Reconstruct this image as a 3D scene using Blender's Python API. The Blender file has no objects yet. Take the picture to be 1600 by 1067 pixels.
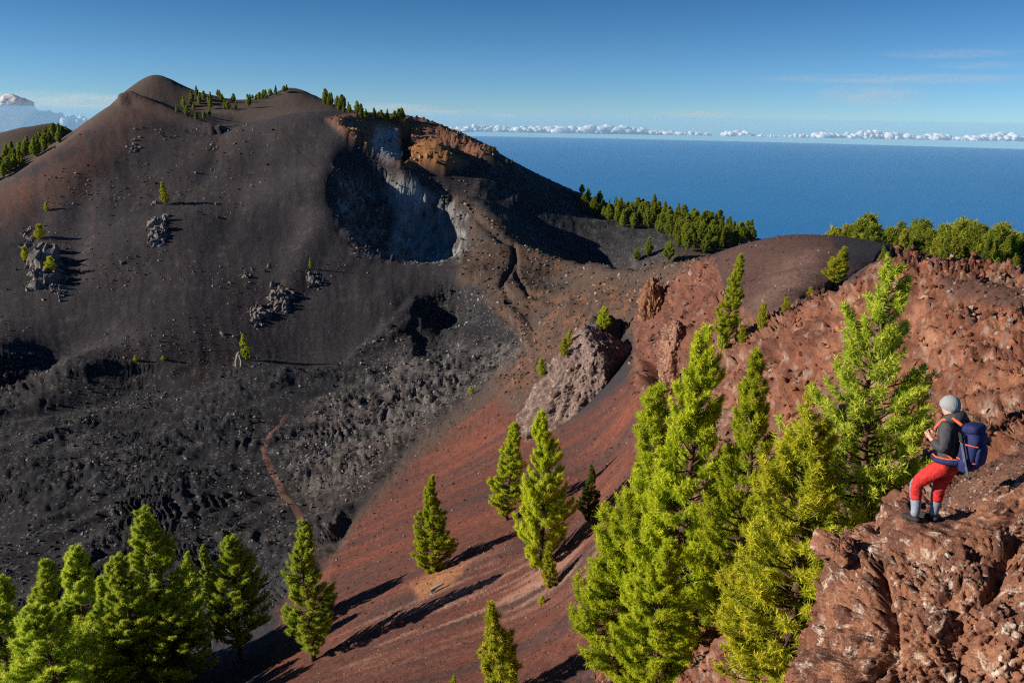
import bpy, math, random
import numpy as np
from mathutils import Vector, Matrix
from mathutils.bvhtree import BVHTree

S = bpy.context.scene
COL = S.collection
R = math.radians
QUAL = (850, 530)      # columns and rows of the terrain sheet

# ------------------------------------------------------------------ camera
FPX, CX, CY = 1300.0, 800.0, 533.5           # focal length and centre in photograph pixels
PITCH, ROLL = math.atan(353.0 / FPX), R(1.0)
CF = np.array([0, math.cos(PITCH), -math.sin(PITCH)])
_r0 = np.array([1.0, 0, 0]); _u0 = np.array([0, math.sin(PITCH), math.cos(PITCH)])
CR = math.cos(ROLL) * _r0 + math.sin(ROLL) * _u0
CU = -math.sin(ROLL) * _r0 + math.cos(ROLL) * _u0
cd = bpy.data.cameras.new('camera'); cd.sensor_width = 36; cd.lens = FPX / 1600 * 36
cd.clip_start = 0.1; cd.clip_end = 400000
cam = bpy.data.objects.new('camera', cd); COL.objects.link(cam)
M = Matrix.Identity(4)
for i in range(3):
    M[i][0], M[i][1], M[i][2] = CR[i], CU[i], -CF[i]
cam.matrix_world = M
S.camera = cam

# ------------------------------------------------------------------ sky, sun, exposure
SUN_AZ, SUN_EL = R(-99), R(20.5)               # azimuth from +Y, clockwise; the sun stands to the left, a little behind
sdir = np.array([math.sin(SUN_AZ) * math.cos(SUN_EL), math.cos(SUN_AZ) * math.cos(SUN_EL), math.sin(SUN_EL)])
W = bpy.data.worlds.new('World'); S.world = W; W.use_nodes = True
nt = W.node_tree; nt.nodes.clear()
sky = nt.nodes.new('ShaderNodeTexSky'); sky.sky_type = 'NISHITA'; sky.sun_disc = False
sky.sun_elevation = SUN_EL; sky.sun_rotation = SUN_AZ
sky.altitude = 1850; sky.air_density = 0.6; sky.dust_density = 0.0; sky.ozone_density = 5.0
bg = nt.nodes.new('ShaderNodeBackground'); bg.inputs[1].default_value = 0.094
wo = nt.nodes.new('ShaderNodeOutputWorld')
# the sky of clear mountain air: deeper blue a little above the horizon, all the way round
tc = nt.nodes.new('ShaderNodeTexCoord'); sx = nt.nodes.new('ShaderNodeSeparateXYZ'); nt.links.new(tc.outputs['Generated'], sx.inputs[0])
mr = nt.nodes.new('ShaderNodeMapRange'); mr.inputs['From Min'].default_value = -.03; mr.inputs['From Max'].default_value = .25; nt.links.new(sx.outputs['Z'], mr.inputs[0])
rp = nt.nodes.new('ShaderNodeValToRGB'); nt.links.new(mr.outputs[0], rp.inputs[0]); e = rp.color_ramp.elements
e[0].position = 0.0; e[0].color = (.60, .69, .67, 1); e[1].position = 1.0; e[1].color = (.25, .52, .58, 1)
for p_, c_ in ((.12, (.63, .71, .68)), (.30, (.55, .70, .69)), (.60, (.34, .58, .62))):
    x = e.new(p_); x.color = (*c_, 1)
mu = nt.nodes.new('ShaderNodeMix'); mu.data_type = 'RGBA'; mu.blend_type = 'MULTIPLY'; mu.inputs[0].default_value = 1
nt.links.new(sky.outputs[0], mu.inputs[6]); nt.links.new(rp.outputs[0], mu.inputs[7]); nt.links.new(mu.outputs[2], bg.inputs[0]); nt.links.new(bg.outputs[0], wo.inputs[0])
sl = bpy.data.lights.new('sun', 'SUN'); sl.energy = 5.0; sl.angle = R(0.53); sl.color = (1.0, 0.90, 0.76)
sun = bpy.data.objects.new('sun', sl); COL.objects.link(sun)
sun.rotation_euler = Vector(sdir).to_track_quat('Z', 'Y').to_euler()
S.view_settings.view_transform = 'Standard'; S.view_settings.look = 'None'
S.view_settings.exposure = 0.58; S.view_settings.gamma = 1.0
S.render.engine = 'CYCLES'
S.cycles.diffuse_bounces = 3; S.cycles.transparent_max_bounces = 12; S.cycles.volume_bounces = 20; S.cycles.max_bounces = 20; S.cycles.glossy_bounces = 3; S.cycles.transmission_bounces = 4
S.cycles.use_denoising = False; S.cycles.pixel_filter_type = 'BLACKMAN_HARRIS'; S.cycles.filter_width = 1.2; S.cycles.sample_clamp_indirect = 2.5

# ------------------------------------------------------------------ pixel geometry
def ray(u, v):
    u = np.asarray(u, float); v = np.asarray(v, float)
    return (CF + CR * ((u - CX) / FPX)[..., None] + CU * ((CY - v) / FPX)[..., None])
def at(u, v, r):
    """point seen at (u, v) at horizontal distance r"""
    d = ray(u, v); return d * (r / math.hypot(d[0], d[1]))
def proj(P):
    P = np.asarray(P, float); z = P @ CF; z = np.where(np.abs(z) < 1e-6, 1e-6, z)
    return CX + FPX * (P @ CR) / z, CY - FPX * (P @ CU) / z, z
def theta_u(u, v=500.0):
    d = ray(u, v); return math.atan2(d[0], d[1])

# ------------------------------------------------------------------ numpy noise
def _hash(ix, iy, iz, s):
    h = (ix * 374761393 + iy * 668265263 + iz * 1274126177 + s * 974634777) & 0xFFFFFFFF
    h = ((h ^ (h >> 13)) * 1274126177) & 0xFFFFFFFF
    h = ((h ^ (h >> 16)) * 2246822519) & 0xFFFFFFFF
    return h ^ (h >> 15)
def noise3(p, s=0):
    """value-gradient noise, about -1..1"""
    p = np.asarray(p, float); i = np.floor(p).astype(np.int64); f = p - i
    w = f * f * f * (f * (f * 6 - 15) + 10); out = 0
    for dx in (0, 1):
        for dy in (0, 1):
            for dz in (0, 1):
                h = _hash(i[..., 0] + dx, i[..., 1] + dy, i[..., 2] + dz, s)
                g = ((h & 1023) / 511.5 - 1) * (f[..., 0] - dx) + (((h >> 10) & 1023) / 511.5 - 1) * (f[..., 1] - dy) \
                    + (((h >> 20) & 1023) / 511.5 - 1) * (f[..., 2] - dz)
                out = out + g * (w[..., 0] if dx else 1 - w[..., 0]) * (w[..., 1] if dy else 1 - w[..., 1]) * (w[..., 2] if dz else 1 - w[..., 2])
    return out * 1.5
def fbm(p, o=4, s=0, gain=.5, ridged=False):
    a, t, n = 1.0, 0, 0.0; p = np.array(p, float)
    for k in range(o):
        x = noise3(p, s + k)
        if ridged: x = 1 - 2 * np.abs(x)
        t = t + a * x; n += a; a *= gain; p = p * 2.03 + 7.1
    return t / n
def worley(p, s=0):
    """distance to nearest and second nearest feature point, and a random number per cell"""
    p = np.asarray(p, float); i = np.floor(p).astype(np.int64)
    f1 = np.full(p.shape[:-1], 9.0); f2 = f1.copy(); cid = np.zeros(p.shape[:-1])
    for dx in (-1, 0, 1):
        for dy in (-1, 0, 1):
            for dz in (-1, 0, 1):
                c = i + np.array([dx, dy, dz]); h = _hash(c[..., 0], c[..., 1], c[..., 2], s)
                q = np.stack([(h & 1023) / 1023.0, ((h >> 10) & 1023) / 1023.0, ((h >> 20) & 1023) / 1023.0], -1)
                d = np.sqrt((((c + q) - p) ** 2).sum(-1)); m = d < f1
                f2 = np.where(m, f1, np.minimum(f2, d)); cid = np.where(m, (h >> 7 & 255) / 255.0, cid); f1 = np.where(m, d, f1)
    return f1, f2, cid
def smooth(a, b, x):
    t = np.clip((x - a) / (b - a), 0, 1); return t * t * (3 - 2 * t)
def inpoly(u, v, poly, feather):
    """soft mask of a polygon: 1 inside, falling to 0 over feather"""
    poly = np.asarray(poly, float); ins = np.zeros(u.shape, bool); dm = np.full(u.shape, 1e9)
    for k in range(len(poly)):
        x0, y0 = poly[k - 1]; x1, y1 = poly[k]
        c = ((y0 > v) != (y1 > v)) & (u < (x1 - x0) * (v - y0) / ((y1 - y0) if y1 != y0 else 1e-9) + x0)
        ins ^= c
        L = (x1 - x0) ** 2 + (y1 - y0) ** 2 + 1e-9
        t = np.clip(((u - x0) * (x1 - x0) + (v - y0) * (y1 - y0)) / L, 0, 1)
        dm = np.minimum(dm, np.hypot(u - x0 - t * (x1 - x0), v - y0 - t * (y1 - y0)))
    sd = np.where(ins, dm, -dm)
    return smooth(-feather, feather, sd)

# ------------------------------------------------------------------ object helpers
def mesh_np(name, V, F, mat=None, smooth_shade=True, attrs=None):
    V = np.asarray(V, np.float32); F = np.asarray(F, np.int32); k = F.shape[1]
    me = bpy.data.meshes.new(name)
    me.vertices.add(len(V)); me.vertices.foreach_set('co', V.ravel())
    me.loops.add(F.size); me.loops.foreach_set('vertex_index', F.ravel())
    me.polygons.add(len(F)); me.polygons.foreach_set('loop_start', np.arange(0, F.size, k, dtype=np.int32))
    me.polygons.foreach_set('use_smooth', np.full(len(F), smooth_shade))
    for an, arr in (attrs or {}).items():
        arr = np.asarray(arr, np.float32)
        if arr.ndim == 1:
            a = me.attributes.new(an, 'FLOAT', 'POINT'); a.data.foreach_set('value', arr)
        else:
            a = me.attributes.new(an, 'FLOAT_COLOR', 'POINT')
            a.data.foreach_set('color', np.concatenate([arr, np.ones((len(arr), 1), np.float32)], 1).ravel())
    me.update(calc_edges=True)
    if mat: me.materials.append(mat)
    return me
def link(name, data, parent=None, loc=None, rot=None, scale=None):
    o = bpy.data.objects.new(name, data); COL.objects.link(o)
    if parent: o.parent = parent
    if loc is not None: o.location = [float(c) for c in loc]
    if rot is not None: o.rotation_euler = rot
    if scale is not None: o.scale = (scale,) * 3 if np.isscalar(scale) else scale
    return o
def tag(o, label=None, cat=None, group=None, kind=None):
    if label: o['label'] = label
    if cat: o['category'] = cat
    if group: o['group'] = group
    if kind: o['kind'] = kind
    return o

# ------------------------------------------------------------------ material helpers
class NT:
    def __init__(s, name):
        s.m = bpy.data.materials.new(name); s.m.use_nodes = True; s.t = s.m.node_tree; s.t.nodes.clear()
        s.out = s.n('ShaderNodeOutputMaterial')
    def n(s, typ, **kw):
        nd = s.t.nodes.new(typ)
        for k, v in kw.items(): setattr(nd, k, v)
        return nd
    def l(s, a, b): s.t.links.new(a, b)
    def val(s, sock, x):
        if hasattr(x, 'is_output'): s.l(x, sock)
        else: sock.default_value = x
    def attr(s, name, col=True):
        nd = s.n('ShaderNodeAttribute', attribute_name=name); return nd.outputs['Color' if col else 'Fac']
    def pos(s, obj=False):
        if obj: return s.n('ShaderNodeTexCoord').outputs['Object']
        return s.n('ShaderNodeNewGeometry').outputs['Position']
    def noise(s, vec, scale, detail=4, rough=.6, dist=0):
        nd = s.n('ShaderNodeTexNoise'); s.l(vec, nd.inputs['Vector'])
        nd.inputs['Scale'].default_value = scale; nd.inputs['Detail'].default_value = detail
        nd.inputs['Roughness'].default_value = rough; nd.inputs['Distortion'].default_value = dist
        return nd.outputs['Fac']
    def vor(s, vec, scale, feat='F1', out='Distance'):
        nd = s.n('ShaderNodeTexVoronoi', feature=feat); s.l(vec, nd.inputs['Vector']); nd.inputs['Scale'].default_value = scale
        return nd.outputs[out]
    def math(s, op, a, b=0.0, clamp=False):
        nd = s.n('ShaderNodeMath', operation=op, use_clamp=clamp); s.val(nd.inputs[0], a); s.val(nd.inputs[1], b); return nd.outputs[0]
    def ramp(s, fac, *stops):
        nd = s.n('ShaderNodeValToRGB'); s.l(fac, nd.inputs[0]); e = nd.color_ramp.elements
        while len(e) < len(stops): e.new(.5)
        for el, (p, c) in zip(e, stops):
            el.position = p; el.color = (*(c if not np.isscalar(c) else (c,) * 3), 1)
        return nd.outputs[0]
    def mix(s, fac, a, b, blend='MIX'):
        nd = s.n('ShaderNodeMix', data_type='RGBA', blend_type=blend); s.val(nd.inputs[0], fac)
        for sock, x in ((nd.inputs[6], a), (nd.inputs[7], b)):
            if isinstance(x, tuple): x = (*x, 1) if len(x) == 3 else x
            s.val(sock, x)
        return nd.outputs[2]
    def bump(s, height, strength=.5, dist=.1, normal=None):
        nd = s.n('ShaderNodeBump'); s.val(nd.inputs['Strength'], strength); s.val(nd.inputs['Distance'], dist)
        s.l(height, nd.inputs['Height'])
        if normal: s.l(normal, nd.inputs['Normal'])
        return nd.outputs[0]
    def bsdf(s, color, rough=.9, normal=None, spec=.3, **kw):
        b = s.n('ShaderNodeBsdfPrincipled')
        if isinstance(color, tuple): color = (*color, 1)
        s.val(b.inputs['Base Color'], color); s.val(b.inputs['Roughness'], rough); s.val(b.inputs['Specular IOR Level'], spec)
        if normal: s.l(normal, b.inputs['Normal'])
        for k, v in kw.items(): s.val(b.inputs[k.replace('_', ' ')], v)
        return b.outputs[0]
    def done(s, shader): s.l(shader, s.out.inputs['Surface']); return s.m

# ================================================================== TERRAIN
# Control points: where a photographed spot lies (pixel, horizontal distance) or plain (pixel column, distance, height).
CP = []
def P(u, v, r):
    p = at(u, v, r); CP.append((math.atan2(p[0], p[1]), math.log(r), p[2] / r))
def H(u, r, z): CP.append((theta_u(u), math.log(r), z / r))
def Zp(u, v, z):
    d = ray(u, v); k = z / d[2]; P(u, v, math.hypot(d[0], d[1]) * k)
def XY(x, y, z): r = math.hypot(x, y); CP.append((math.atan2(x, y), math.log(r), z / r))

def line(pts, n):
    for (u0, v0, r0), (u1, v1, r1) in zip(pts[:-1], pts[1:]):
        for k in range(n):
            f = k / n; P(u0 + f * (u1 - u0), v0 + f * (v1 - v0), math.exp(math.log(r0) + f * math.log(r1 / r0)))
    P(*pts[-1])
# ground close to the camera: falls off steeply on the left
for u in (-300, 100, 500, 800, 1050): H(u, 4, -5); H(u, 12, -13.0)
for u in (-300, 100, 400): H(u, 30, -27)
H(700, 30, -24.5); H(950, 22, -20); H(1200, 12, -12.5); H(1350, 6, -7); H(1500, 6, -6.4); H(1800, 6, -4.2); H(2000, 12, -5)
# right foreground shelf behind the hiker
P(1500, 815, 11.6); P(1540, 745, 15); P(1595, 715, 17); P(1450, 812, 13); P(1380, 830, 14.5); P(1320, 850, 17)
P(1680, 700, 15); P(1800, 650, 16)
# right red crag
P(1590, 640, 25); P(1590, 540, 33); P(1500, 560, 33); P(1550, 690, 21); P(1480, 700, 23); P(1400, 560, 38); P(1400, 700, 27)
P(1300, 520, 49); P(1300, 620, 42); P(1300, 720, 35); P(1260, 800, 29); P(1235, 640, 47); P(1200, 560, 56); P(1150, 620, 52)
P(1120, 560, 66); P(1240, 480, 66); P(1180, 480, 76); P(1090, 540, 80); P(1090, 470, 97)
P(1600, 490, 38); P(1540, 470, 41); P(1470, 440, 44); P(1420, 430, 46); P(1700, 480, 36); P(1700, 600, 24)
P(1600, 441, 52); P(1540, 424, 55); P(1495, 413, 55); P(1440, 402, 52); P(1380, 404, 54); P(1345, 418, 58); P(1320, 440, 58)
for u in (1400, 1500, 1600, 1800): H(u, 80, -18.5); H(u, 150, -30); H(u, 260, -62)
# mound
P(1292, 402, 96); P(1262, 378, 110); P(1215, 371, 120); P(1150, 385, 128); P(1112, 402, 130); P(1180, 440, 98); P(1250, 430, 86); P(1130, 440, 108)
H(1290, 150, -31); H(1200, 170, -37); H(1120, 180, -42); H(1300, 260, -70)
# saddle rim to the right of the big hill
line([(1112, 402, 130), (1090, 408, 142), (1050, 418, 178), (1000, 426, 232), (960, 428, 288), (900, 413, 318)], 5)
line([(1112, 425, 118), (1060, 445, 132), (1000, 450, 185), (940, 450, 245), (880, 430, 300)], 5)
P(960, 475, 185); P(900, 470, 230); P(1020, 480, 135)
for u, r, z in ((1112, 165, -39), (1090, 180, -45), (1070, 200, -50), (1050, 220, -57), (1025, 245, -64), (1000, 275, -70), (980, 300, -75), (960, 325, -77), (930, 345, -79)): H(u, r, z)
# ground under the buttress and the notch
P(1030, 610, 85); P(1000, 590, 108); P(970, 640, 100); P(985, 700, 78); P(990, 540, 132); P(950, 505, 152); P(900, 530, 160); P(850, 590, 150); P(880, 670, 118)
# red cinder slope, one long fall line to the left
for x, y in ((-9, 85), (5, 85), (12, 85), (-25, 90), (-15, 70), (0, 70), (9, 70), (-5, 55), (4, 52), (-20, 105), (-8, 105), (6, 108), (-30, 75), (-40, 85), (-45, 95), (-24, 62)):
    XY(x, y, -46 + .5 * (x + 9) - .2 * (y - 85))
P(960, 800, 58); P(940, 900, 47); P(1040, 900, 42); P(1060, 1040, 35); P(1150, 1000, 32); P(1140, 760, 46); P(950, 1050, 38); P(1220, 900, 27); P(1210, 1060, 23)
# lava floor
for u, v, z in ((0, 600, -70), (100, 580, -70), (200, 600, -70), (300, 600, -70), (420, 590, -69), (0, 700, -71), (150, 700, -70.5), (300, 700, -70.5),
                (450, 700, -70), (0, 820, -72), (150, 820, -71), (300, 800, -71), (420, 830, -70.5), (-150, 650, -70), (-150, 800, -72), (250, 920, -71), (80, 950, -72),
                (500, 880, -66), (560, 800, -67), (640, 700, -67.5), (700, 640, -67), (760, 600, -66), (815, 562, -63), (550, 700, -70), (620, 620, -70),
                (680, 570, -69), (740, 540, -67), (640, 540, -70), (560, 600, -70), (700, 500, -68), (770, 500, -64), (820, 520, -62)):
    Zp(u, v, z)
P(850, 450, 285); P(800, 450, 275); P(870, 490, 205); P(880, 430, 305); P(760, 440, 290)
# central shoulder
P(705, 312, 388); P(760, 345, 365); P(810, 380, 345); P(860, 402, 330); P(740, 390, 330); P(780, 410, 315); P(720, 430, 300)
# shadowed flank and wood valley behind
P(770, 310, 412); P(830, 350, 400); P(900, 392, 385); P(950, 412, 378); P(1000, 404, 372); P(1050, 400, 365); P(1100, 395, 370); P(1000, 370, 410)
P(900, 330, 440); P(760, 236, 455); P(800, 260, 455); P(850, 286, 460); P(900, 304, 465); P(950, 320, 470); P(1000, 334, 470); P(1060, 350, 460); P(1100, 358, 455); P(1160, 370, 440); P(1225, 385, 430)
P(1150, 395, 380); P(1220, 400, 370)
for u in (760, 850, 950, 1050, 1150, 1250): H(u, 620, -110)
# shadow crater
P(522, 270, 385); P(527, 340, 350); P(550, 395, 322); P(590, 425, 306); P(640, 436, 300); P(690, 444, 297); P(715, 440, 298)
P(580, 330, 392); P(560, 300, 402); P(600, 400, 362); P(650, 415, 354); P(690, 420, 345); P(690, 380, 379); P(650, 350, 399); P(700, 340, 392); P(744, 350, 362); P(640, 290, 408); P(600, 290, 412); P(722, 370, 366); P(738, 410, 318)
# upper crater
P(515, 200, 440); P(545, 210, 430); P(590, 250, 420); P(560, 188, 468); P(610, 188, 482); P(655, 190, 488); P(700, 205, 480); P(740, 222, 470); P(775, 243, 446)
P(590, 215, 462); P(620, 245, 452); P(640, 215, 468); P(690, 222, 466); P(680, 236, 438); P(640, 262, 424); P(700, 262, 424); P(720, 250, 442); P(660, 275, 416); P(610, 270, 414); P(740, 280, 420)
# the hill
P(0, 548, 256); P(120, 553, 246); P(250, 556, 240); P(380, 572, 236); P(470, 560, 245); P(560, 520, 262); P(620, 480, 276)
P(0, 460, 306); P(150, 455, 297); P(300, 455, 286); P(450, 470, 282); P(530, 440, 296)
P(0, 372, 372); P(110, 370, 360); P(250, 355, 350); P(400, 350, 352); P(470, 360, 345)
P(120, 270, 420); P(200, 265, 428); P(250, 230, 450); P(330, 270, 415); P(440, 270, 408); P(490, 230, 425)
P(-120, 390, 362); P(-120, 500, 298)
P(-100, 355, 420); line([(0, 290, 448), (50, 256, 468), (100, 222, 488), (150, 187, 508), (198, 153, 526), (212, 153, 524)], 4); P(216, 156, 522); P(235, 164, 515); P(265, 177, 505); P(300, 190, 495);
for u, r, z in ((0, 485, -60), (50, 505, -48), (100, 525, -34), (150, 545, -19), (190, 556, -5)): H(u, r, z)
P(350, 203, 478); P(400, 199, 456); P(450, 187, 456); P(490, 186, 452)
H(-50, 540, -84); H(40, 570, -72); H(100, 590, -50)
line([(192, 150, 612), (213, 133, 622), (231, 118.5, 630), (250, 117, 632), (270, 125, 628), (296, 139, 618)], 3); P(330, 151, 600); P(400, 155, 610); P(455, 137, 625); P(500, 153, 615); P(560, 178, 600); P(610, 187, 585)
P(280, 176, 575); P(340, 172, 575); P(380, 190, 520); P(430, 180, 525); P(300, 160, 592); P(480, 170, 550); H(640, 560, -18); H(700, 600, -40)
for u, r, z in ((190, 690, -5), (240, 710, 8), (290, 690, -4), (330, 670, -14), (365, 670, -18), (400, 680, -14), (455, 700, 2), (500, 690, -8), (560, 670, -22), (610, 660, -30)): H(u, r, z)
P(365, 156, 605); P(310, 145, 608); P(425, 148, 615)
for u in (200, 300, 400, 500, 600): H(u, 820, -55)
P(-60, 275, 760); P(0, 238, 780); P(30, 222, 800); P(60, 206, 830); P(100, 197, 850); H(100, 650, -50); H(20, 640, -75); H(150, 900, -40)
for u in (-400, 0, 300, 600, 900, 1200, 1600, 2000): H(u, 1500, -270); H(u, 9000, -1870)
P(-250, 430, 370); P(-400, 500, 320); P(-300, 560, 268); H(-500, 200, -72); H(-420, 420, -92); H(-300, 560, -98); H(-800, 200, -73); H(-800, 300, -80);
H(1300, 9, -9.5); H(1150, 18, -17); H(1100, 8, -9.5); H(1250, 8, -9); H(1200, 16, -15); P(1265, 905, 24); H(1240, 20, -16.5); H(1420, 9, -8); H(1550, 9, -6.8)
H(-700, 500, -95); H(-700, 80, -50); H(-700, 12, -11); H(-600, 600, -80); H(2200, 100, -22); H(2200, 400, -90); H(2200, 30, -9)

CP = np.array(CP); _X = CP[:, :2]; _y = CP[:, 2]
def _K(a, b):
    d2 = ((a[:, None, :] - b[None, :, :]) ** 2).sum(-1)
    return (d2 + 1e-4) ** .75                                 # |d|^1.5: stiff enough, little overshoot
n_ = len(_X); A = np.zeros((n_ + 3, n_ + 3)); A[:n_, :n_] = _K(_X, _X) - 3e-5 * np.eye(n_)
A[:n_, n_] = 1; A[:n_, n_ + 1:] = _X; A[n_:, :n_] = A[:n_, n_:].T
_w = np.linalg.solve(A, np.concatenate([_y, np.zeros(3)]))
def base_t(th, lr):
    q = np.stack([np.ravel(th), np.ravel(lr)], -1); o = np.empty(len(q))
    for k in range(0, len(q), 20000):
        b = q[k:k + 20000]; o[k:k + 20000] = _K(b, _X) @ _w[:n_] + _w[n_] + b @ _w[n_ + 1:]
    return o.reshape(np.shape(th))

# coarse table of z / r over (bearing, log distance), then columns with rows spread by what they show
TH0, TH1, LR0, LR1 = R(-50), R(52), math.log(3.0), math.log(9200.0)
NCT, NRT = 420, 700
tab = base_t(*np.meshgrid(np.linspace(TH0, TH1, NCT), np.linspace(LR0, LR1, NRT), indexing='ij'))
def lookup(th, lr):
    a = np.clip((th - TH0) / (TH1 - TH0) * (NCT - 1), 0, NCT - 1.001); b = np.clip((lr - LR0) / (LR1 - LR0) * (NRT - 1), 0, NRT - 1.001)
    i = a.astype(int); j = b.astype(int); fa = a - i; fb = b - j
    return (tab[i, j] * (1 - fa) + tab[i + 1, j] * fa) * (1 - fb) + (tab[i, j + 1] * (1 - fa) + tab[i + 1, j + 1] * fa) * fb
NC, NR = QUAL
th = np.linspace(R(-44), R(46), NC)
lr_f = np.linspace(LR0, LR1, 1400)
t_f = lookup(*np.meshgrid(th, lr_f, indexing='ij'))
wgt = np.abs(np.gradient(t_f, axis=1)) + 0.10 * (lr_f[1] - lr_f[0])
wgt *= np.where(np.exp(lr_f) > 900, .15, 1)[None, :]
kern = np.ones(41) / 41
for _ in range(2):
    wgt = np.apply_along_axis(lambda a: np.convolve(np.pad(a, 20, 'edge'), kern, 'valid'), 1, wgt)
    wgt = np.apply_along_axis(lambda a: np.convolve(np.pad(a, 10, 'edge'), np.ones(21) / 21, 'valid'), 0, wgt)
cum = np.cumsum(wgt, 1); cum = (cum - cum[:, :1]) / (cum[:, -1:] - cum[:, :1])
s_ = np.linspace(0, 1, NR)
LRg = np.stack([np.interp(s_, cum[c], lr_f) for c in range(NC)])
THg = np.repeat(th[:, None], NR, 1)
rg = np.exp(LRg); zg = lookup(THg, LRg) * rg
G = np.stack([rg * np.sin(THg), rg * np.cos(THg), zg], -1)          # (NC, NR, 3)
def grid_normals(G):
    a = np.gradient(G, axis=0); b = np.gradient(G, axis=1); n = np.cross(b, a)
    n = -n if n[..., 2].mean() < 0 else n
    return n / (np.linalg.norm(n, axis=-1, keepdims=True) + 1e-9)

# ---- zones: what the ground is made of, traced once as outlines on the surface
U, V_, _d = proj(G)
_wn = np.stack([fbm(G / (rg[..., None] * .05) , 3, 11 + k) for k in range(2)], -1)      # ragged edges
Uw, Vw = U + _wn[..., 0] * 9, V_ + _wn[..., 1] * 7
far = rg
def zone(poly, f, r0=0, r1=1e9):
    return inpoly(Uw, Vw, poly, f) * smooth(r0 * .95, r0 * 1.02 + .01, far) * (1 - smooth(r1 * .98, r1 * 1.05, far))
z_lava = zone([(-500, 556), (60, 552), (200, 566), (330, 580), (420, 574), (480, 585), (540, 570), (600, 515), (640, 470), (690, 448), (760, 455), (820, 500), (835, 545), (815, 562), (760, 600), (650, 690), (560, 790), (500, 890), (450, 990), (330, 1120), (-500, 1150)], 8, 85, 330)
z_grey = zone([(470, 660), (560, 600), (640, 560), (690, 562), (800, 535), (835, 545), (760, 600), (640, 690), (560, 775), (490, 800), (450, 730)], 26, 100, 330)
z_shoulder = zone([(690, 296), (760, 335), (820, 378), (960, 424), (1100, 402), (1110, 440), (1030, 470), (965, 505), (870, 560), (830, 545), (760, 455), (715, 440), (722, 390), (735, 345)], 9, 120, 410)
z_saddle = zone([(760, 470), (830, 520), (880, 545), (850, 590), (830, 640), (790, 620), (770, 600), (815, 562), (830, 545)], 12, 110, 300) + zone([(830, 545), (870, 480), (940, 440), (1010, 455), (1000, 540), (960, 505), (880, 560)], 10, 110, 300)
z_saddle = np.clip(z_saddle, 0, 1)
z_white = zone([(605, 290), (640, 285), (690, 318), (705, 375), (695, 420), (650, 425), (602, 405), (620, 340)], 8, 340, 430)
z_crater = zone([(520, 265), (640, 270), (735, 330), (735, 440), (560, 405), (522, 340)], 8, 326, 430)
z_upper = zone([(512, 186), (560, 180), (660, 182), (780, 240), (720, 262), (640, 266), (585, 240), (540, 214)], 5, 410, 500)
z_uwhite = zone([(590, 203), (622, 206), (632, 254), (600, 252), (580, 232)], 5, 410, 500)
z_orange = zone([(622, 262), (660, 232), (690, 232), (712, 262), (690, 268)], 4, 400, 450)
z_flank = zone([(745, 262), (800, 256), (1000, 332), (1230, 372), (1230, 420), (960, 424), (820, 376), (735, 320)], 7, 340, 520)
z_red = zone([(828, 665), (880, 672), (990, 590), (1012, 610), (985, 760), (962, 850), (930, 1000), (900, 1150), (380, 1200), (440, 960), (520, 880), (600, 770), (690, 690), (770, 615)], 12, 30, 160)
z_trans = zone([(500, 880), (650, 690), (770, 600), (830, 560), (850, 600), (828, 665), (690, 700), (600, 790), (520, 910)], 16, 80, 240)
z_crag = zone([(985, 590), (1000, 500), (1060, 430), (1112, 398), (1130, 450), (1240, 445), (1330, 440), (1400, 380), (1700, 390), (2300, 300), (2300, 1600), (930, 1600), (930, 1000), (965, 850), (985, 760), (1005, 620)], 9, 0, 145)
z_mound = zone([(1112, 392), (1150, 380), (1215, 360), (1300, 370), (1335, 425), (1250, 470), (1180, 500), (1145, 470), (1130, 430)], 8, 60, 160)
z_pink = zone([(1170, 480), (1210, 410), (1270, 395), (1290, 430), (1230, 470)], 16, 60, 150)
z_plate = zone([(1460, 425), (1600, 440), (1700, 450), (1700, 480), (1560, 470), (1480, 455)], 8, 30, 70)
z_shelf = zone([(1440, 830), (1500, 740), (1620, 690), (1800, 650), (1800, 820), (1560, 800)], 14, 8, 22)
z_crest = zone([(-80, 340), (195, 140), (300, 105), (330, 150), (250, 190), (180, 250), (60, 350)], 26, 250, 800)
z_hill = (rg > 200) * (1 - np.clip(z_lava + z_shoulder + z_saddle + z_crater + z_white + z_upper + z_flank, 0, 1))
z_red = z_red * (1 - z_crag); z_shelf = np.clip(z_shelf, 0, 1)
z_crag = np.clip(z_crag - z_shelf - z_plate * .8 - z_mound, 0, 1)

# ---- relief
Ng = grid_normals(G)
lo = G.copy()
D = np.zeros(rg.shape)                                  # along the normal
def on(mask, fn):
    """mask * fn, worked out only where the mask holds"""
    b = mask > .01; o = np.zeros(mask.shape); o[b] = mask[b] * fn(lo[b]); return o
def n2(scale, o=4, s=0, ridged=False, warp=0.0, st=None, q=None):
    q = (lo if q is None else q) * (1.0 / scale)
    if st is not None: q = q * np.array(st)
    if warp: q = q + warp * np.stack([noise3(q * .7, 90), noise3(q * .7, 91), noise3(q * .7, 92)], -1)
    return fbm(q, o, s, .5, ridged)
def rill(q, s=140):
    """noise drawn out down the fall line of the hill"""
    r_ = np.hypot(q[..., 0], q[..., 1]); t_ = np.arctan2(q[..., 0], q[..., 1])
    return fbm(np.stack([t_ * s + .6 * noise3(q / 30, 40), np.log(r_) * s * .07, q[..., 2] * .01], -1), 4, 41, .55)
D += on(z_hill * smooth(180, 260, rg) * (rg < 900), lambda q: .5 * n2(38, 3, 1, q=q) + .30 * rill(q, 45) + .12 * rill(q) + .20 * n2(4, 4, 2, q=q) + .10 * n2(1.2, 2, 3, q=q))
D += on(z_flank, lambda q: 1.0 * n2(14, 4, 3, True, q=q) + .4 * n2(3, 2, 33, q=q))
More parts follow.
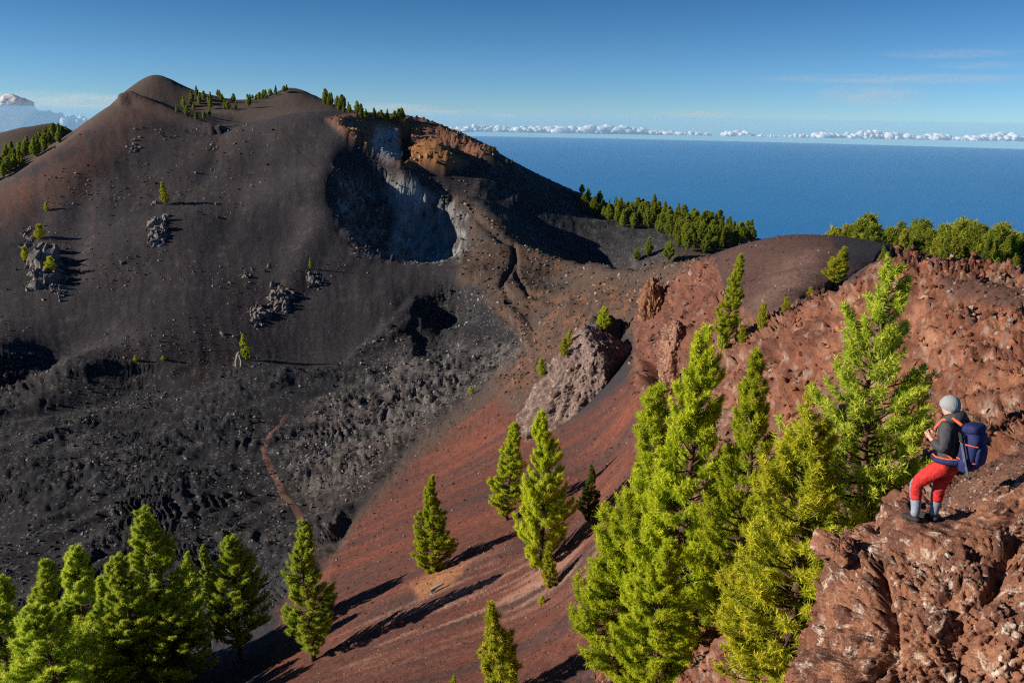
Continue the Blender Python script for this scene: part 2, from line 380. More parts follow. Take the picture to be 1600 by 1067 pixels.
def lava(q):
    w = np.stack([noise3(q / 15, 60), noise3(q / 15, 61)], -1)
    ro = np.abs(noise3(np.stack([q[..., 0] * .045, q[..., 1] * .09, 0 * q[..., 0]], -1) + .5 * w[..., :1], 5))
    c = np.clip(1 - worley(q / 1.15 + .4 * w[..., :1], 4)[0] * 1.3, -.2, 1)
    fl = np.stack([(q[..., 0] * .8 + q[..., 1] * .5) * .022, (q[..., 1] * .8 - q[..., 0] * .5) * .085, 0 * q[..., 0]], -1) + .35 * np.concatenate([w, w[..., :1]], -1)
    pat = smooth(-.35, .25, n2(22, 3, 6, q=q))
    return 1.5 * fbm(fl, 4, 62, .5, True) + pat * (.9 * n2(5, 5, 7, True, .8, q=q) + .3 * n2(1.1, 3, 63, True, q=q)) + .40 * np.sin(ro * 60 + 3 * n2(16, 2, 8, q=q)) * smooth(.0, .3, n2(30, 2, 9, q=q)) \
        + .26 * c * pat
D += on(z_lava, lava)
D += on(z_grey, lambda q: .36 * np.clip(1 - worley(q / 1.1 + .5 * np.stack([noise3(q * .6, 71), noise3(q * .6, 72), noise3(q * .6, 73)], -1), 14)[0] * 1.3, -.2, 1) + .5 * n2(4.5, 5, 13, True, .8, q=q))
D += on(z_shoulder, lambda q: 1.0 * n2(12, 5, 14, True, .8, q=q) + .35 * n2(2.2, 3, 15, q=q))
D += on(z_saddle, lambda q: .9 * n2(7, 5, 84, True, .8, q=q) + .35 * n2(1.6, 3, 85, q=q))
def cliff(q):
    a, b, i = worley(q / np.array([6.0, 6.0, 4.0]) + .5 * noise3(q / 4, 56)[..., None], 57); e = smooth(0, .18, b - a)
    a, b, j = worley(q / np.array([2.3, 2.3, 1.5]) + .4 * noise3(q / 2, 58)[..., None], 59); e2 = smooth(0, .2, b - a)
    return 1.8 * n2(15, 5, 16, True, 1.0, q=q) + 2.0 * (i - .5) * e - .8 * (1 - e) + .9 * (j - .5) * e2 - .35 * (1 - e2)
D += on(np.clip(z_white + z_crater * .7, 0, 1), cliff)
D += on(z_upper, lambda q: 2.4 * n2(11, 5, 18, True, .6, q=q) + .7 * n2(3, 3, 19, True, q=q)) + z_orange * 3.0
D += on(z_red, lambda q: .28 * n2(9, 3, 20, False, 0, (.35, 1.3, .5), q=q) + .05 * n2(.9, 3, 21, q=q)) + on(z_trans, lambda q: .5 * n2(2.6, 5, 22, True, .4, q=q))
D += on(z_mound, lambda q: .3 * n2(9, 3, 24, q=q) + .06 * n2(1, 3, 25, q=q))
gid = np.zeros(rg.shape); _bc = z_crag > .01
def crag(q):
    rr = np.hypot(q[..., 0], q[..., 1]); fc = np.clip(rr / 45, .22, 1.5); s = np.clip(rr / 40, .3, 1.6)[..., None]
    w = np.stack([noise3(q * 1.3, 50), noise3(q * 1.3, 51), noise3(q * 1.3, 52)], -1)
    a, a2, i1 = worley(q / 1.0 + .45 * w, 7); b, b2, i2 = worley(q / .36 + .4 * w, 9)
    gid[_bc] = i2
    big = 1.5 * fc * n2(8.5, 3, 26, True, .9, q=q) - .55 * fc * n2(2.2, 5, 27, True, .8, q=q)
    e1 = smooth(0, .16, a2 - a); e2 = smooth(0, .22, b2 - b)
    return big - .85 * fc + np.clip(fc, .4, 1) * (.42 * (i1 - .5) * e1 - .16 * (1 - e1)) + (.22 * (i2 - .5) * e2 - .09 * (1 - e2)) * smooth(95, 60, rr) + -.10 * n2(.34, 3, 77, True, q=q)
D += on(z_crag, crag)
D += on(np.clip(z_plate + z_shelf, 0, 1), lambda q: .10 * n2(1.5, 4, 28, q=q) + .05 * n2(.35, 2, 29, q=q))
# hollows, gullies, cracks
def hollow(poly, depth, f, r0, r1):
    return -depth * inpoly(U + 3 * _wn[..., 0], V_ + 3 * _wn[..., 1], poly, f) * ((rg > r0) & (rg < r1))
D += hollow([(655, 470), (690, 452), (738, 462), (742, 500), (715, 522), (690, 512), (660, 498)], 2.2, 14, 200, 330)
D += hollow([(650, 520), (690, 510), (715, 540), (690, 575), (652, 560)], 2.0, 12, 200, 330)
D += hollow([(630, 205), (640, 205), (640, 255), (628, 258)], 9, 5, 410, 500)
D += hollow([(1002, 555), (1030, 540), (1048, 600), (1030, 622), (1012, 612)], 4.5, 9, 60, 130)
def crack(pts, width, depth, r0, r1):
    d = np.full(U.shape, 1e9)
    for (x0, y0), (x1, y1) in zip(pts[:-1], pts[1:]):
        t = np.clip(((Uw - x0) * (x1 - x0) + (Vw - y0) * (y1 - y0)) / ((x1 - x0) ** 2 + (y1 - y0) ** 2), 0, 1)
        d = np.minimum(d, np.hypot(Uw - x0 - t * (x1 - x0), Vw - y0 - t * (y1 - y0)))
    return -depth * np.exp(-(d / width) ** 2) * ((rg > r0) & (rg < r1))
D += crack([(706, 312), (745, 345), (785, 378), (803, 385), (797, 420), (785, 450), (800, 470)], 3.5, 1.5, 240, 420)
D += crack([(803, 385), (805, 430), (825, 462), (870, 472)], 3, 1.1, 240, 420)
D += crack([(900, 470), (935, 440), (960, 430)], 5, 1.2, 180, 320)
D += crack([(1020, 480), (1060, 450), (1090, 435)], 4, 1.0, 100, 160)
D += crack([(190, 156), (204, 152), (240, 167), (300, 191), (345, 206)], 6, -3.2, 470, 560)      # sharp crest of the front ridge
D += crack([(345, 206), (338, 240), (318, 280)], 15, .8, 400, 520) + crack([(140, 290), (118, 350), (116, 430)], 22, 1.1, 290, 440) + crack([(60, 330), (40, 380)], 18, .7, 320, 460)
D += crack([(516, 240), (506, 320), (478, 400), (455, 445)], 24, -1.4, 270, 440) + crack([(400, 230), (380, 300), (345, 380)], 24, .8, 300, 460)
D *= (1 - smooth(560, 760, rg) * .6)
G2 = G + Ng * D[..., None]

# ---- colours (what each ground is; the flank's dark also takes in its shadow)
def C(*c): return np.array(c)
col = np.ones(G.shape) * C(.036, .032, .037)                                     # black-brown cinder
def lay(m, c):
    global col
    col = col * (1 - np.clip(m, 0, 1)[..., None]) + np.asarray(c) * np.clip(m, 0, 1)[..., None]
v1 = n2(22, 4, 31); v2 = n2(5, 4, 32); v3 = n2(60, 3, 34); v4 = n2(1.2, 3, 35)
vr = on(z_hill * (rg < 900), rill)
lay(z_hill * smooth(.0, .4, v3 + .4 * v2 + .6 * vr) * .55, C(.056, .040, .038)); lay(z_hill * smooth(.05, .4, -v1 - .6 * vr) * .6, C(.022, .021, .026)); lay(z_hill * smooth(.18, .5, v2 + .4 * v4) * .5, C(.090, .074, .066))
lay(z_crest * (.45 + .6 * v1 + .5 * vr), C(.115, .052, .036))
lay(smooth(480, 540, rg) * (1 - z_upper), C(.075, .055, .046))
lay(z_flank, C(.034, .034, .037)); lay(z_flank * smooth(.1, .35, v2 + .3 * v1) * .6, C(.11, .11, .12)); lay(z_flank * smooth(1020, 1080, U) * .8, C(.075, .056, .046))  # dark cinder with part of the flank's shadow put into its colour
lay(z_lava, C(.022, .0215, .025)); lay(z_lava * smooth(.05, .5, v2 + .5 * v1) * .6, C(.048, .046, .049)); lay(z_lava * smooth(.1, .4, v3 + .3 * v2) * .5, C(.045, .032, .029)); lay(z_lava * smooth(.2, .45, v4) * .35, C(.10, .096, .095))
lay(z_grey * (.30 + .7 * v2 + .6 * v4), C(.19, .165, .15)); lay(z_grey * smooth(.25, .5, -v2) * .6, C(.05, .042, .04))
lay(z_trans * .8, C(.085, .055, .042))
lay(z_shoulder, C(.082, .054, .041)); lay(z_shoulder * smooth(.18, .45, v2) * .7, C(.19, .085, .042)); lay(z_shoulder * smooth(.0, .35, -v1 + .4 * v2) * .75, C(.050, .043, .043))
lay(z_saddle * .9, C(.090, .054, .040)); lay(z_saddle * smooth(.05, .35, v2) * .7, C(.19, .085, .042)); lay(z_saddle * smooth(.1, .35, -v2) * .6, C(.06, .046, .042))
lay(z_crater, C(.06, .052, .052)); lay(z_crater * smooth(.0, .3, v2 + .4 * v4) * .75, C(.24, .24, .25))
lay(z_white, C(.25, .255, .26)); lay(z_white * smooth(.0, .35, v1 + .7 * v2), C(.05, .045, .045)); lay(z_white * smooth(.1, .4, v4 - v2) * .7, C(.44, .45, .47))
lay(z_upper, C(.20, .095, .058)); lay(z_upper * smooth(.05, .35, v2) * .7, C(.28, .17, .10)); lay(z_uwhite, C(.34, .33, .33)); lay(z_orange, C(.26, .12, .045))
streak = n2(7, 4, 36, False, 0, (.22, 2.2, .4))
lay(z_red, C(.112, .045, .034)); lay(z_red * smooth(.0, .35, streak) * .8, C(.17, .056, .036)); lay(z_red * smooth(.0, .3, -streak) * .8, C(.066, .040, .038))
z_pale = zone([(640, 930), (720, 880), (870, 880), (980, 770), (1010, 800), (960, 880), (820, 960), (700, 1000), (540, 1040), (530, 1000)], 40, 30, 110)
lay(z_red * z_pale * smooth(-.05, .22, n2(3, 5, 37, False, 0, (.22, 3.0, .4))) * .8, C(.32, .175, .13))
lay(z_red * inpoly(Uw, Vw, [(640, 915), (690, 893), (730, 880), (700, 915), (660, 935)], 8) * .7, C(.36, .17, .08))
lay(z_red * smooth(.3, .5, v1) * .5, C(.06, .042, .040))
lay(z_mound, C(.085, .048, .040)); lay(z_pink * (.5 + .8 * v2), C(.20, .12, .10))
lay(z_crag, C(.175, .070, .042)); lay(z_crag * smooth(.0, .4, v4 + .4 * v2) * .7, C(.28, .130, .078)); lay(z_crag * smooth(.0, .35, -v2) * .7, C(.115, .052, .037)); lay(z_crag * smooth(.05, .4, v1) * .5, C(.20, .125, .09))
lay(on(z_crag, lambda q: smooth(.18, .5, n2(1.1, 5, 38, False, .8, q=q))) * .45, C(.40, .28, .20)); lay(z_crag * (gid < .08) * .45, C(.38, .30, .25)); lay(z_crag * (gid > .86) * .5, C(.10, .05, .04))
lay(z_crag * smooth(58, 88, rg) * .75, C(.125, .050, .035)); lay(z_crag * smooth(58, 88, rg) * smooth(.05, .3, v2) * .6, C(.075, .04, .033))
lay(z_plate, C(.105, .055, .042)); lay(z_shelf, C(.17, .085, .058))
col *= (1 + .16 * v4[..., None])
speck = np.clip(z_lava * .8 + z_grey + z_flank + z_white * .6 + z_crater * .8 + z_crag * .5 + z_hill * .35 + z_shoulder * .3, 0, 1)

_i = np.arange(NC * NR).reshape(NC, NR)
FQ = np.stack([_i[:-1, :-1], _i[1:, :-1], _i[1:, 1:], _i[:-1, 1:]], -1).reshape(-1, 4)

k = NT('volcanic_ground')
p = k.pos(); base = k.attr('col'); sp = k.attr('speck', False)
fine = k.noise(p, 1.6, 6, .68); fine2 = k.noise(p, 9.0, 4, .7)
c = k.mix(1.0, base, k.ramp(fine, (.28, .62), (.72, 1.38)), 'MULTIPLY')
c = k.mix(1.0, c, k.ramp(fine2, (.3, .72), (.7, 1.28)), 'MULTIPLY')
vs = k.vor(p, 1.1); vc = k.vor(p, 1.1, out='Color')
spk = k.math('MULTIPLY', k.math('LESS_THAN', vs, .30), k.math('GREATER_THAN', k.noise(p, .35, 3), .5))
c = k.mix(k.math('MULTIPLY', k.math('MULTIPLY', spk, sp), .5), c, (.24, .22, .21))
b1 = k.bump(k.noise(p, .9, 8, .7), .55, .5)
b2 = k.bump(k.noise(p, 7, 5, .7), .6, .07, b1)
m_ground = k.done(k.bsdf(c, .95, b2, .15))
me = mesh_np('terrain', G2.reshape(-1, 3), FQ, m_ground, True, {'col': np.clip(col, .008, .8).reshape(-1, 3), 'speck': speck.ravel()})
terrain = tag(link('terrain', me), 'volcanic ridge with black cinder hill, lava floor and red crag', kind='structure')

# ---- exact ground lookups
_sub = G2
bvh = BVHTree.FromPolygons(G2.reshape(-1, 3).tolist(), FQ.tolist(), all_triangles=False)
def hit(u, v):
    """the ground seen at a pixel"""
    d = Vector(ray(u, v)).normalized(); q = bvh.ray_cast(Vector((0, 0, 0)), d)
    return np.array(q[0]) if q[0] else None
def ground(x, y, dflt=-70.0):
    q = bvh.ray_cast(Vector((x, y, 400)), Vector((0, 0, -1)))
    return q[0].z if q[0] else dflt
def ground_n(x, y):
    q = bvh.ray_cast(Vector((x, y, 400)), Vector((0, 0, -1)))
    return (q[0].z, np.array(q[1]) * (1 if q[1].z > 0 else -1)) if q[0] else (-70.0, np.array([0, 0, 1.0]))
def on_ground(u, r, v=None):
    """ground at pixel column u, distance r"""
    t = theta_u(u, v if v is not None else 600); x, y = r * math.sin(t), r * math.cos(t)
    return np.array([x, y, ground(x, y)])

# ================================================================== ROCKS
rng = np.random.default_rng(7)
def cube_sphere(n):
    """unit directions and quads of a cube sphere, vertices merged along the seams"""
    t = np.tan(np.linspace(-math.pi / 4, math.pi / 4, n + 1)); a, b = np.meshgrid(t, t, indexing='ij'); o = np.ones_like(a)
    fs = [(o, a, b), (-o, -a, b), (-a, o, b), (a, -o, b), (-b, a, o), (b, a, -o)]
    V = np.concatenate([np.stack(f, -1).reshape(-1, 3) for f in fs]); F = []
    i = np.arange((n + 1) ** 2).reshape(n + 1, n + 1)
    q = np.stack([i[:-1, :-1], i[1:, :-1], i[1:, 1:], i[:-1, 1:]], -1).reshape(-1, 4)
    F = np.concatenate([q + k * (n + 1) ** 2 for k in range(6)])
    V /= np.linalg.norm(V, axis=1, keepdims=True)
    _, first, inv = np.unique(np.round(V, 6), axis=0, return_index=True, return_inverse=True)
    return V[first], np.ravel(inv)[F]
def rock_shape(n, axes, seed, planes=16, p=9, rough=.12, lump=.10, lumpsize=.35, fine=.03, rot=0.0, drop=None, extra=None, normals=None):
    """a star-shaped boulder: rounded polytope, billowed and lumpy; returns verts, quads, base normals"""
    d, F = cube_sphere(n); rr = np.random.default_rng(seed); axes = np.array(axes, float)
    if drop is not None:
        keep = (d[F].mean(1)[:, 2] > drop); F = F[keep]
        used = np.unique(F); mp = -np.ones(len(d), int); mp[used] = np.arange(len(used)); F = mp[F]; d = d[used]
    nn = rr.normal(size=(planes, 3)); nn /= np.linalg.norm(nn, axis=1, keepdims=True); dist = rr.uniform(.72, 1.0, planes)
    if normals is not None:
        nn = np.array(normals, float); dist = nn[:, 3]; nn = nn[:, :3] / np.linalg.norm(nn[:, :3], axis=1, keepdims=True)
    Rr = ((np.clip(d @ nn.T, 0, None) / dist) ** p).sum(1) ** (-1.0 / p); Rr = np.minimum(Rr, 1.25)
    Pm = d * Rr[:, None] * axes; sz = float(axes.mean())
    o = seed * 3.17
    a = -fbm(Pm / (sz * .8) + o, 5, seed, .55, True)
    w = np.stack([noise3(Pm / lumpsize * .8 + o, seed + k) for k in (3, 4, 5)], -1)
    f1, f2, cid = worley(Pm / lumpsize + o + .45 * w, seed + 6)
    h1, h2, hid = worley(Pm / (lumpsize * .42) + o + .4 * w, seed + 8)
    e1 = smooth(0, .16, f2 - f1); e2 = smooth(0, .2, h2 - h1)
    disp = rough * sz * a + lump * sz * (1.5 * (cid - .5) * e1 - .6 * (1 - e1)) + lump * .5 * sz * (1.4 * (hid - .5) * e2 - .6 * (1 - e2))
    if fine: disp = disp - fine * sz * fbm(Pm / (lumpsize * .22) + o, 3, seed + 9, .6, True)
    dn = d / axes; dn /= np.linalg.norm(dn, axis=1, keepdims=True)
    if extra is not None: disp = disp + extra(Pm, d)
    Pm = Pm + dn * disp[:, None]
    c, s = math.cos(rot), math.sin(rot); Pm = Pm @ np.array([[c, s, 0], [-s, c, 0], [0, 0, 1]])
    return Pm, F, dict(lumpid=cid, small=hid, hollow=np.clip(f1, 0, 1), a=a, d=d)
def rock_material(name, c0, c1, c2, lichen, amt, scale=1.0):
    k = NT(name); p = k.pos(); ci = k.attr('lump', False)
    n1 = k.noise(p, 1.4 * scale, 6, .7); n3 = k.noise(p, 14 * scale, 4, .7); n4 = k.noise(p, 3.2 * scale, 7, .75, .6)
    c = k.mix(n1, c0, c1); c = k.mix(k.ramp(ci, (.45, 0.0), (.9, .85)), c, c2)
    c = k.mix(1.0, c, k.ramp(n3, (.3, .55), (.7, 1.35)), 'MULTIPLY')
    c = k.mix(k.math('MULTIPLY', k.ramp(n4, (.535, 0.0), (.64, 1.0)), amt), c, lichen)
    b1 = k.bump(k.noise(p, 6 * scale, 7, .72), .6, .12 / scale); b2 = k.bump(k.vor(p, 24 * scale), .35, .03 / scale, b1)
    return k.done(k.bsdf(c, .93, b2, .2))
m_redrock = rock_material('red_brown_scoria', (.165, .070, .042), (.30, .14, .082), (.11, .048, .035), (.54, .45, .37), .95, 1.5)
m_greyrock = rock_material('grey_lichen_rock', (.085, .076, .074), (.22, .20, .19), (.10, .075, .065), (.48, .45, .41), .9, .9)
m_buttress = rock_material('pinkish_grey_rock', (.13, .075, .060), (.22, .165, .145), (.10, .060, .050), (.40, .36, .33), .75, .6)
m_darkrock = rock_material('dark_lava_rock', (.045, .036, .036), (.10, .075, .066), (.06, .042, .036), (.30, .27, .25), .4, .4)
m_ochre = rock_material('ochre_red_rock', (.21, .10, .055), (.30, .15, .085), (.13, .05, .036), (.38, .24, .12), .5, .5)
def rock_object(name, c, n, axes, seed, mat, label, cat='rock', group=None, **kw):
    Vv, F, inf = rock_shape(n, axes, seed, **kw)
    o = link(name, mesh_np(name, Vv, F, mat, True, {'lump': inf['lumpid']}), loc=c)
    return tag(o, label, cat, group)

def join_rocks(parts):
    Vs, Fs, o = [], [], 0
    for V, F in parts: Vs.append(V); Fs.append(F + o); o += len(V)
    return np.concatenate(Vs), np.concatenate(Fs)
# the ledge the hiker stands on
def ledge_cracks(Pm, d):
    s1 = Pm[:, 0] * .62 + Pm[:, 2] * .78 + .10 * np.sin(Pm[:, 1] * 5) + .75      # long slanting split below the top
    s2 = Pm[:, 0] * .95 - Pm[:, 1] * .3 + 1.35 + .15 * np.sin(Pm[:, 2] * 4)
    s3 = Pm[:, 0] * .4 + Pm[:, 2] * .5 - Pm[:, 1] * .6 - .9 + .1 * np.sin(Pm[:, 0] * 4)
    return -.26 * np.exp(-(s1 / .07) ** 2) + .10 * smooth(-.02, .12, s1) - .22 * np.exp(-(s2 / .06) ** 2) - .16 * np.exp(-(s3 / .07) ** 2)
FEET = at(1456, 821, 10.7)
ledge_c = at(1530, 1088, 10.0)
Vv, F, inf = rock_shape(155, (2.55, 1.9, 2.15), 23, planes=18, p=8, rough=.14, lump=.046, lumpsize=.26, fine=.026, drop=-.38, extra=ledge_cracks)
# the hiker's footing is worn flat
fz = FEET[2] - ledge_c[2]; fx, fy = FEET[0] - ledge_c[0], FEET[1] - ledge_c[1]
dd = np.hypot((Vv[:, 0] - fx) / .55, (Vv[:, 1] - fy) / .45); m = np.exp(-dd ** 4) * (Vv[:, 2] > 0)
Vv[:, 2] += m * (fz - Vv[:, 2] + .02 * np.sin(Vv[:, 0] * 23) * np.cos(Vv[:, 1] * 19))
ledge = tag(link('rock_ledge', mesh_np('rock_ledge', Vv, F, m_redrock, True, {'lump': inf['lumpid']}), loc=ledge_c),
            'big rough red-brown lava rock with white lichen under the hiker', 'rock')
rock_object('boulder', at(1592, 800, 10.9) + np.array([.25, .2, -.15]), 60, (.75, .7, .62), 31, m_redrock, 'pale-streaked red boulder at the picture edge beside the hiker', rough=.12, lump=.07, lumpsize=.2, fine=.03)
rock_object('boulder', at(1316, 846, 10.2) + np.array([.05, .1, -.16]), 44, (.34, .34, .26), 37, m_redrock, 'upright knob of red rock with whitish face at the ledge corner', rough=.26, lump=.10, lumpsize=.16, fine=.04, p=5)
# buttress and the other crags of the middle distance
Vv, F, inf = rock_shape(74, (9.8, 7.5, 10.5), 5, p=14, rough=.11, lump=.045, lumpsize=1.3, fine=.022,
                        normals=[(-.60, -.74, .30, .80), (.86, -.45, .22, .62), (-.9, .3, .35, .9), (.2, .9, .3, .9), (-.55, -.2, .75, .86), (.3, -.1, .9, .80), (0, 0, -1, .9), (.1, -.95, -.1, .93)])
zt = Vv[:, 2] / 10.5; Vv[:, 0] = Vv[:, 0] * (1 - .14 * zt) + 1.2 * zt; Vv[:, 1] += 1.5 * zt                     # a wedge: wide foot, peak to the right
Vv[:, :2] += (.35 * noise3(np.stack([Vv[:, 0] / 1.1, Vv[:, 1] / 1.1, Vv[:, 2] / 7], -1), 3))[:, None] * Vv[:, :2] / 8   # upright ribs
tag(link('rock_buttress', mesh_np('rock_buttress', Vv, F, m_buttress, True, {'lump': inf['lumpid']}), loc=hit(908, 640) + np.array([2.2, 6.0, 1.0])), 'pale pinkish rock buttress rising from the red cinder slope', 'crag')
rock_object('rock_spur', hit(958, 560) + np.array([-.5, 5.5, -2.0]), 54, (6.0, 6.0, 8.2), 8, m_darkrock, 'dark shoulder of rock at the back of the pale buttress', 'crag',
            planes=12, p=9, rough=.12, lump=.06, lumpsize=1.6, fine=.02)
rock_object('rock_tower', hit(1018, 500) + np.array([.5, 2.5, -2.0]), 60, (3.0, 4.0, 7.6), 12, m_ochre, 'ochre-faced rock tower standing over the dark notch', 'crag',
            planes=14, p=6, rough=.24, lump=.09, lumpsize=1.1, fine=.035)
rock_object('rock_tower', hit(1062, 545) + np.array([0, 2.0, -1.5]), 50, (2.6, 3.0, 4.6), 14, m_redrock, 'dark red rock tower on the right-hand side of the notch', 'crag',
            planes=12, p=9, rough=.14, lump=.07, lumpsize=.9, fine=.025)
# grey outcrops on the black hill: (pixel, width, height in pixels, seed, label)
outs = [(248, 360, 44, 64, 41, 'slanting grey outcrop below the lone pine high on the black hill'),
        (404, 492, 38, 40, 42, 'lower end of the grey outcrop in the middle of the black hill'),
        (436, 470, 46, 52, 43, 'upper end of the grey outcrop in the middle of the black hill'),
        (66, 420, 70, 78, 44, 'broad lichen-grey outcrop with shrubs low on the black hill'),
        (96, 452, 30, 34, 45, 'small grey outcrop at the foot of the shrubby one'),
        (48, 372, 34, 34, 46, 'small grey outcrop above the broad shrubby one'),
        (208, 232, 26, 30, 47, 'bluish grey outcrop in the gully under the summit ridge'),
        (190, 410, 20, 22, 48, 'lone rounded rock to the left of the middle outcrops'),
        (306, 272, 12, 22, 49, 'narrow standing rock high on the black hill'),
        (330, 266, 10, 13, 50, 'little rock beside the narrow standing rock'),
        (386, 430, 24, 32, 51, 'knobbly rock halfway up the slope beside the middle outcrop'),
        (420, 415, 18, 28, 52, 'slim rock above the knobbly rock on the black hill'),
        (348, 522, 16, 14, 53, 'small pale rock up the slope from the leaning dead trunk'),
        (492, 436, 34, 40, 54, 'grey outcrop below the little bright pine on the black hill'),
        (305, 410, 12, 10, 55, 'small dark rock alone in the middle of the black hill')]
_blk = [rock_shape(4, (1, .9, .95), 300 + i, planes=9, p=10, rough=.34, lump=.20, lumpsize=.5, fine=.12) for i in range(6)]
for u, v, w, h, sd, lab in outs:
    rr = np.random.default_rng(sd); nb = int(np.clip(w * h / 32, 4, 90)); parts = []; at_ = []; c0 = hit(u, v)
    for b in range(nb):
        sp_ = .78 if nb > 20 else .30; q = hit(u + sp_ * (rr.normal(0, .22) * w + rr.uniform(-.16, .16) * w), v + sp_ * rr.normal(0, .25) * h)
        k_ = np.linalg.norm(q) / FPX; sz = min(w, h) * k_ * rr.uniform(.10, .26) * (1.6 if nb < 12 else 1)
        bv, bf, inf = _blk[rr.integers(0, 6)]; ca, sa = math.cos(b * 1.3), math.sin(b * 1.3)
        parts.append((bv @ np.array([[ca, sa, 0], [-sa, ca, 0], [0, 0, 1]]) * sz * np.array([rr.uniform(.7, 1.2), 1, rr.uniform(.9, 1.7)]) + q - c0 - ground_n(q[0], q[1])[1] * sz * .62, bf)); at_.append(inf['lumpid'])
    Vv, F = join_rocks(parts)
    tag(link('rock_outcrop', mesh_np('rock_outcrop', Vv, F, m_greyrock, False, {'lump': np.concatenate(at_)}), loc=c0), lab, 'rock', 'grey rocks on the black hill')

# ================================================================== PINES
def foliage_material(name, g0, g1, g2, trans=.45):
    k = NT(name); t = k.attr('tint', False)
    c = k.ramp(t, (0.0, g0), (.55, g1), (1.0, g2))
    oi = k.n('ShaderNodeObjectInfo'); c = k.mix(1.0, c, k.ramp(oi.outputs['Random'], (0.0, .82), (1.0, 1.18)), 'MULTIPLY')
    d = k.n('ShaderNodeBsdfDiffuse'); tr = k.n('ShaderNodeBsdfTranslucent'); mx = k.n('ShaderNodeMixShader'); mx.inputs[0].default_value = trans
    k.l(c, d.inputs[0]); k.l(c, tr.inputs[0]); k.l(d.outputs[0], mx.inputs[1]); k.l(tr.outputs[0], mx.inputs[2])
    return k.done(mx.outputs[0])
m_pine = foliage_material('pine_needles', (.13, .19, .014), (.43, .52, .028), (.64, .66, .05))
m_green = foliage_material('pine_needles_green', (.12, .18, .018), (.42, .53, .05), (.64, .68, .09))
m_far2 = foliage_material('pine_needles_olive', (.11, .13, .022), (.26, .29, .035), (.42, .41, .055))
m_yellow = foliage_material('pine_needles_yellow', (.14, .18, .016), (.40, .43, .03), (.58, .54, .05))
m_shaded = foliage_material('pine_needles_shaded', (.05, .075, .014), (.10, .14, .02), (.18, .21, .03))  # darker needles: shade put into the colour of the pine below the buttress
m_far = foliage_material('pine_needles_far', (.09, .125, .022), (.21, .265, .035), (.34, .37, .05), .45)
k = NT('pine_bark'); p = k.pos(); m_bark = k.done(k.bsdf(k.mix(k.noise(p, 6, 6, .7), (.045, .028, .02), (.16, .095, .065)), .95, k.bump(k.noise(p, 14, 5), .6, .05), .1))
k = NT('dead_wood'); p = k.pos(); m_dead = k.done(k.bsdf(k.mix(k.noise(p, 5, 6, .7), (.16, .14, .125), (.34, .31, .28)), .95, k.bump(k.noise(p, 12, 5), .6, .04), .1))

def tube(pts, rad, n=6):
    """tapered tube along a polyline"""
    pts = np.asarray(pts, float); rad = np.asarray(rad, float)
    t = np.gradient(pts, axis=0); t /= np.linalg.norm(t, axis=1, keepdims=True) + 1e-9
    ref = np.where(np.abs(t[:, 2:3]) < .9, np.array([[0, 0, 1.0]]), np.array([[1.0, 0, 0]]))
    a = np.cross(t, ref); a /= np.linalg.norm(a, axis=1, keepdims=True) + 1e-9; b = np.cross(t, a)
    ph = np.arange(n) * 2 * math.pi / n
    V = (pts[:, None, :] + rad[:, None, None] * (np.cos(ph)[None, :, None] * a[:, None, :] + np.sin(ph)[None, :, None] * b[:, None, :])).reshape(-1, 3)
    F = [(i * n + j, i * n + (j + 1) % n, (i + 1) * n + (j + 1) % n, (i + 1) * n + j) for i in range(len(pts) - 1) for j in range(n)]
    return V, np.array(F)
def join(parts):
    Vs, Fs, o = [], [], 0
    for V, F in parts: Vs.append(V); Fs.append(np.asarray(F) + o); o += len(V)
    return np.concatenate(Vs), np.concatenate(Fs)
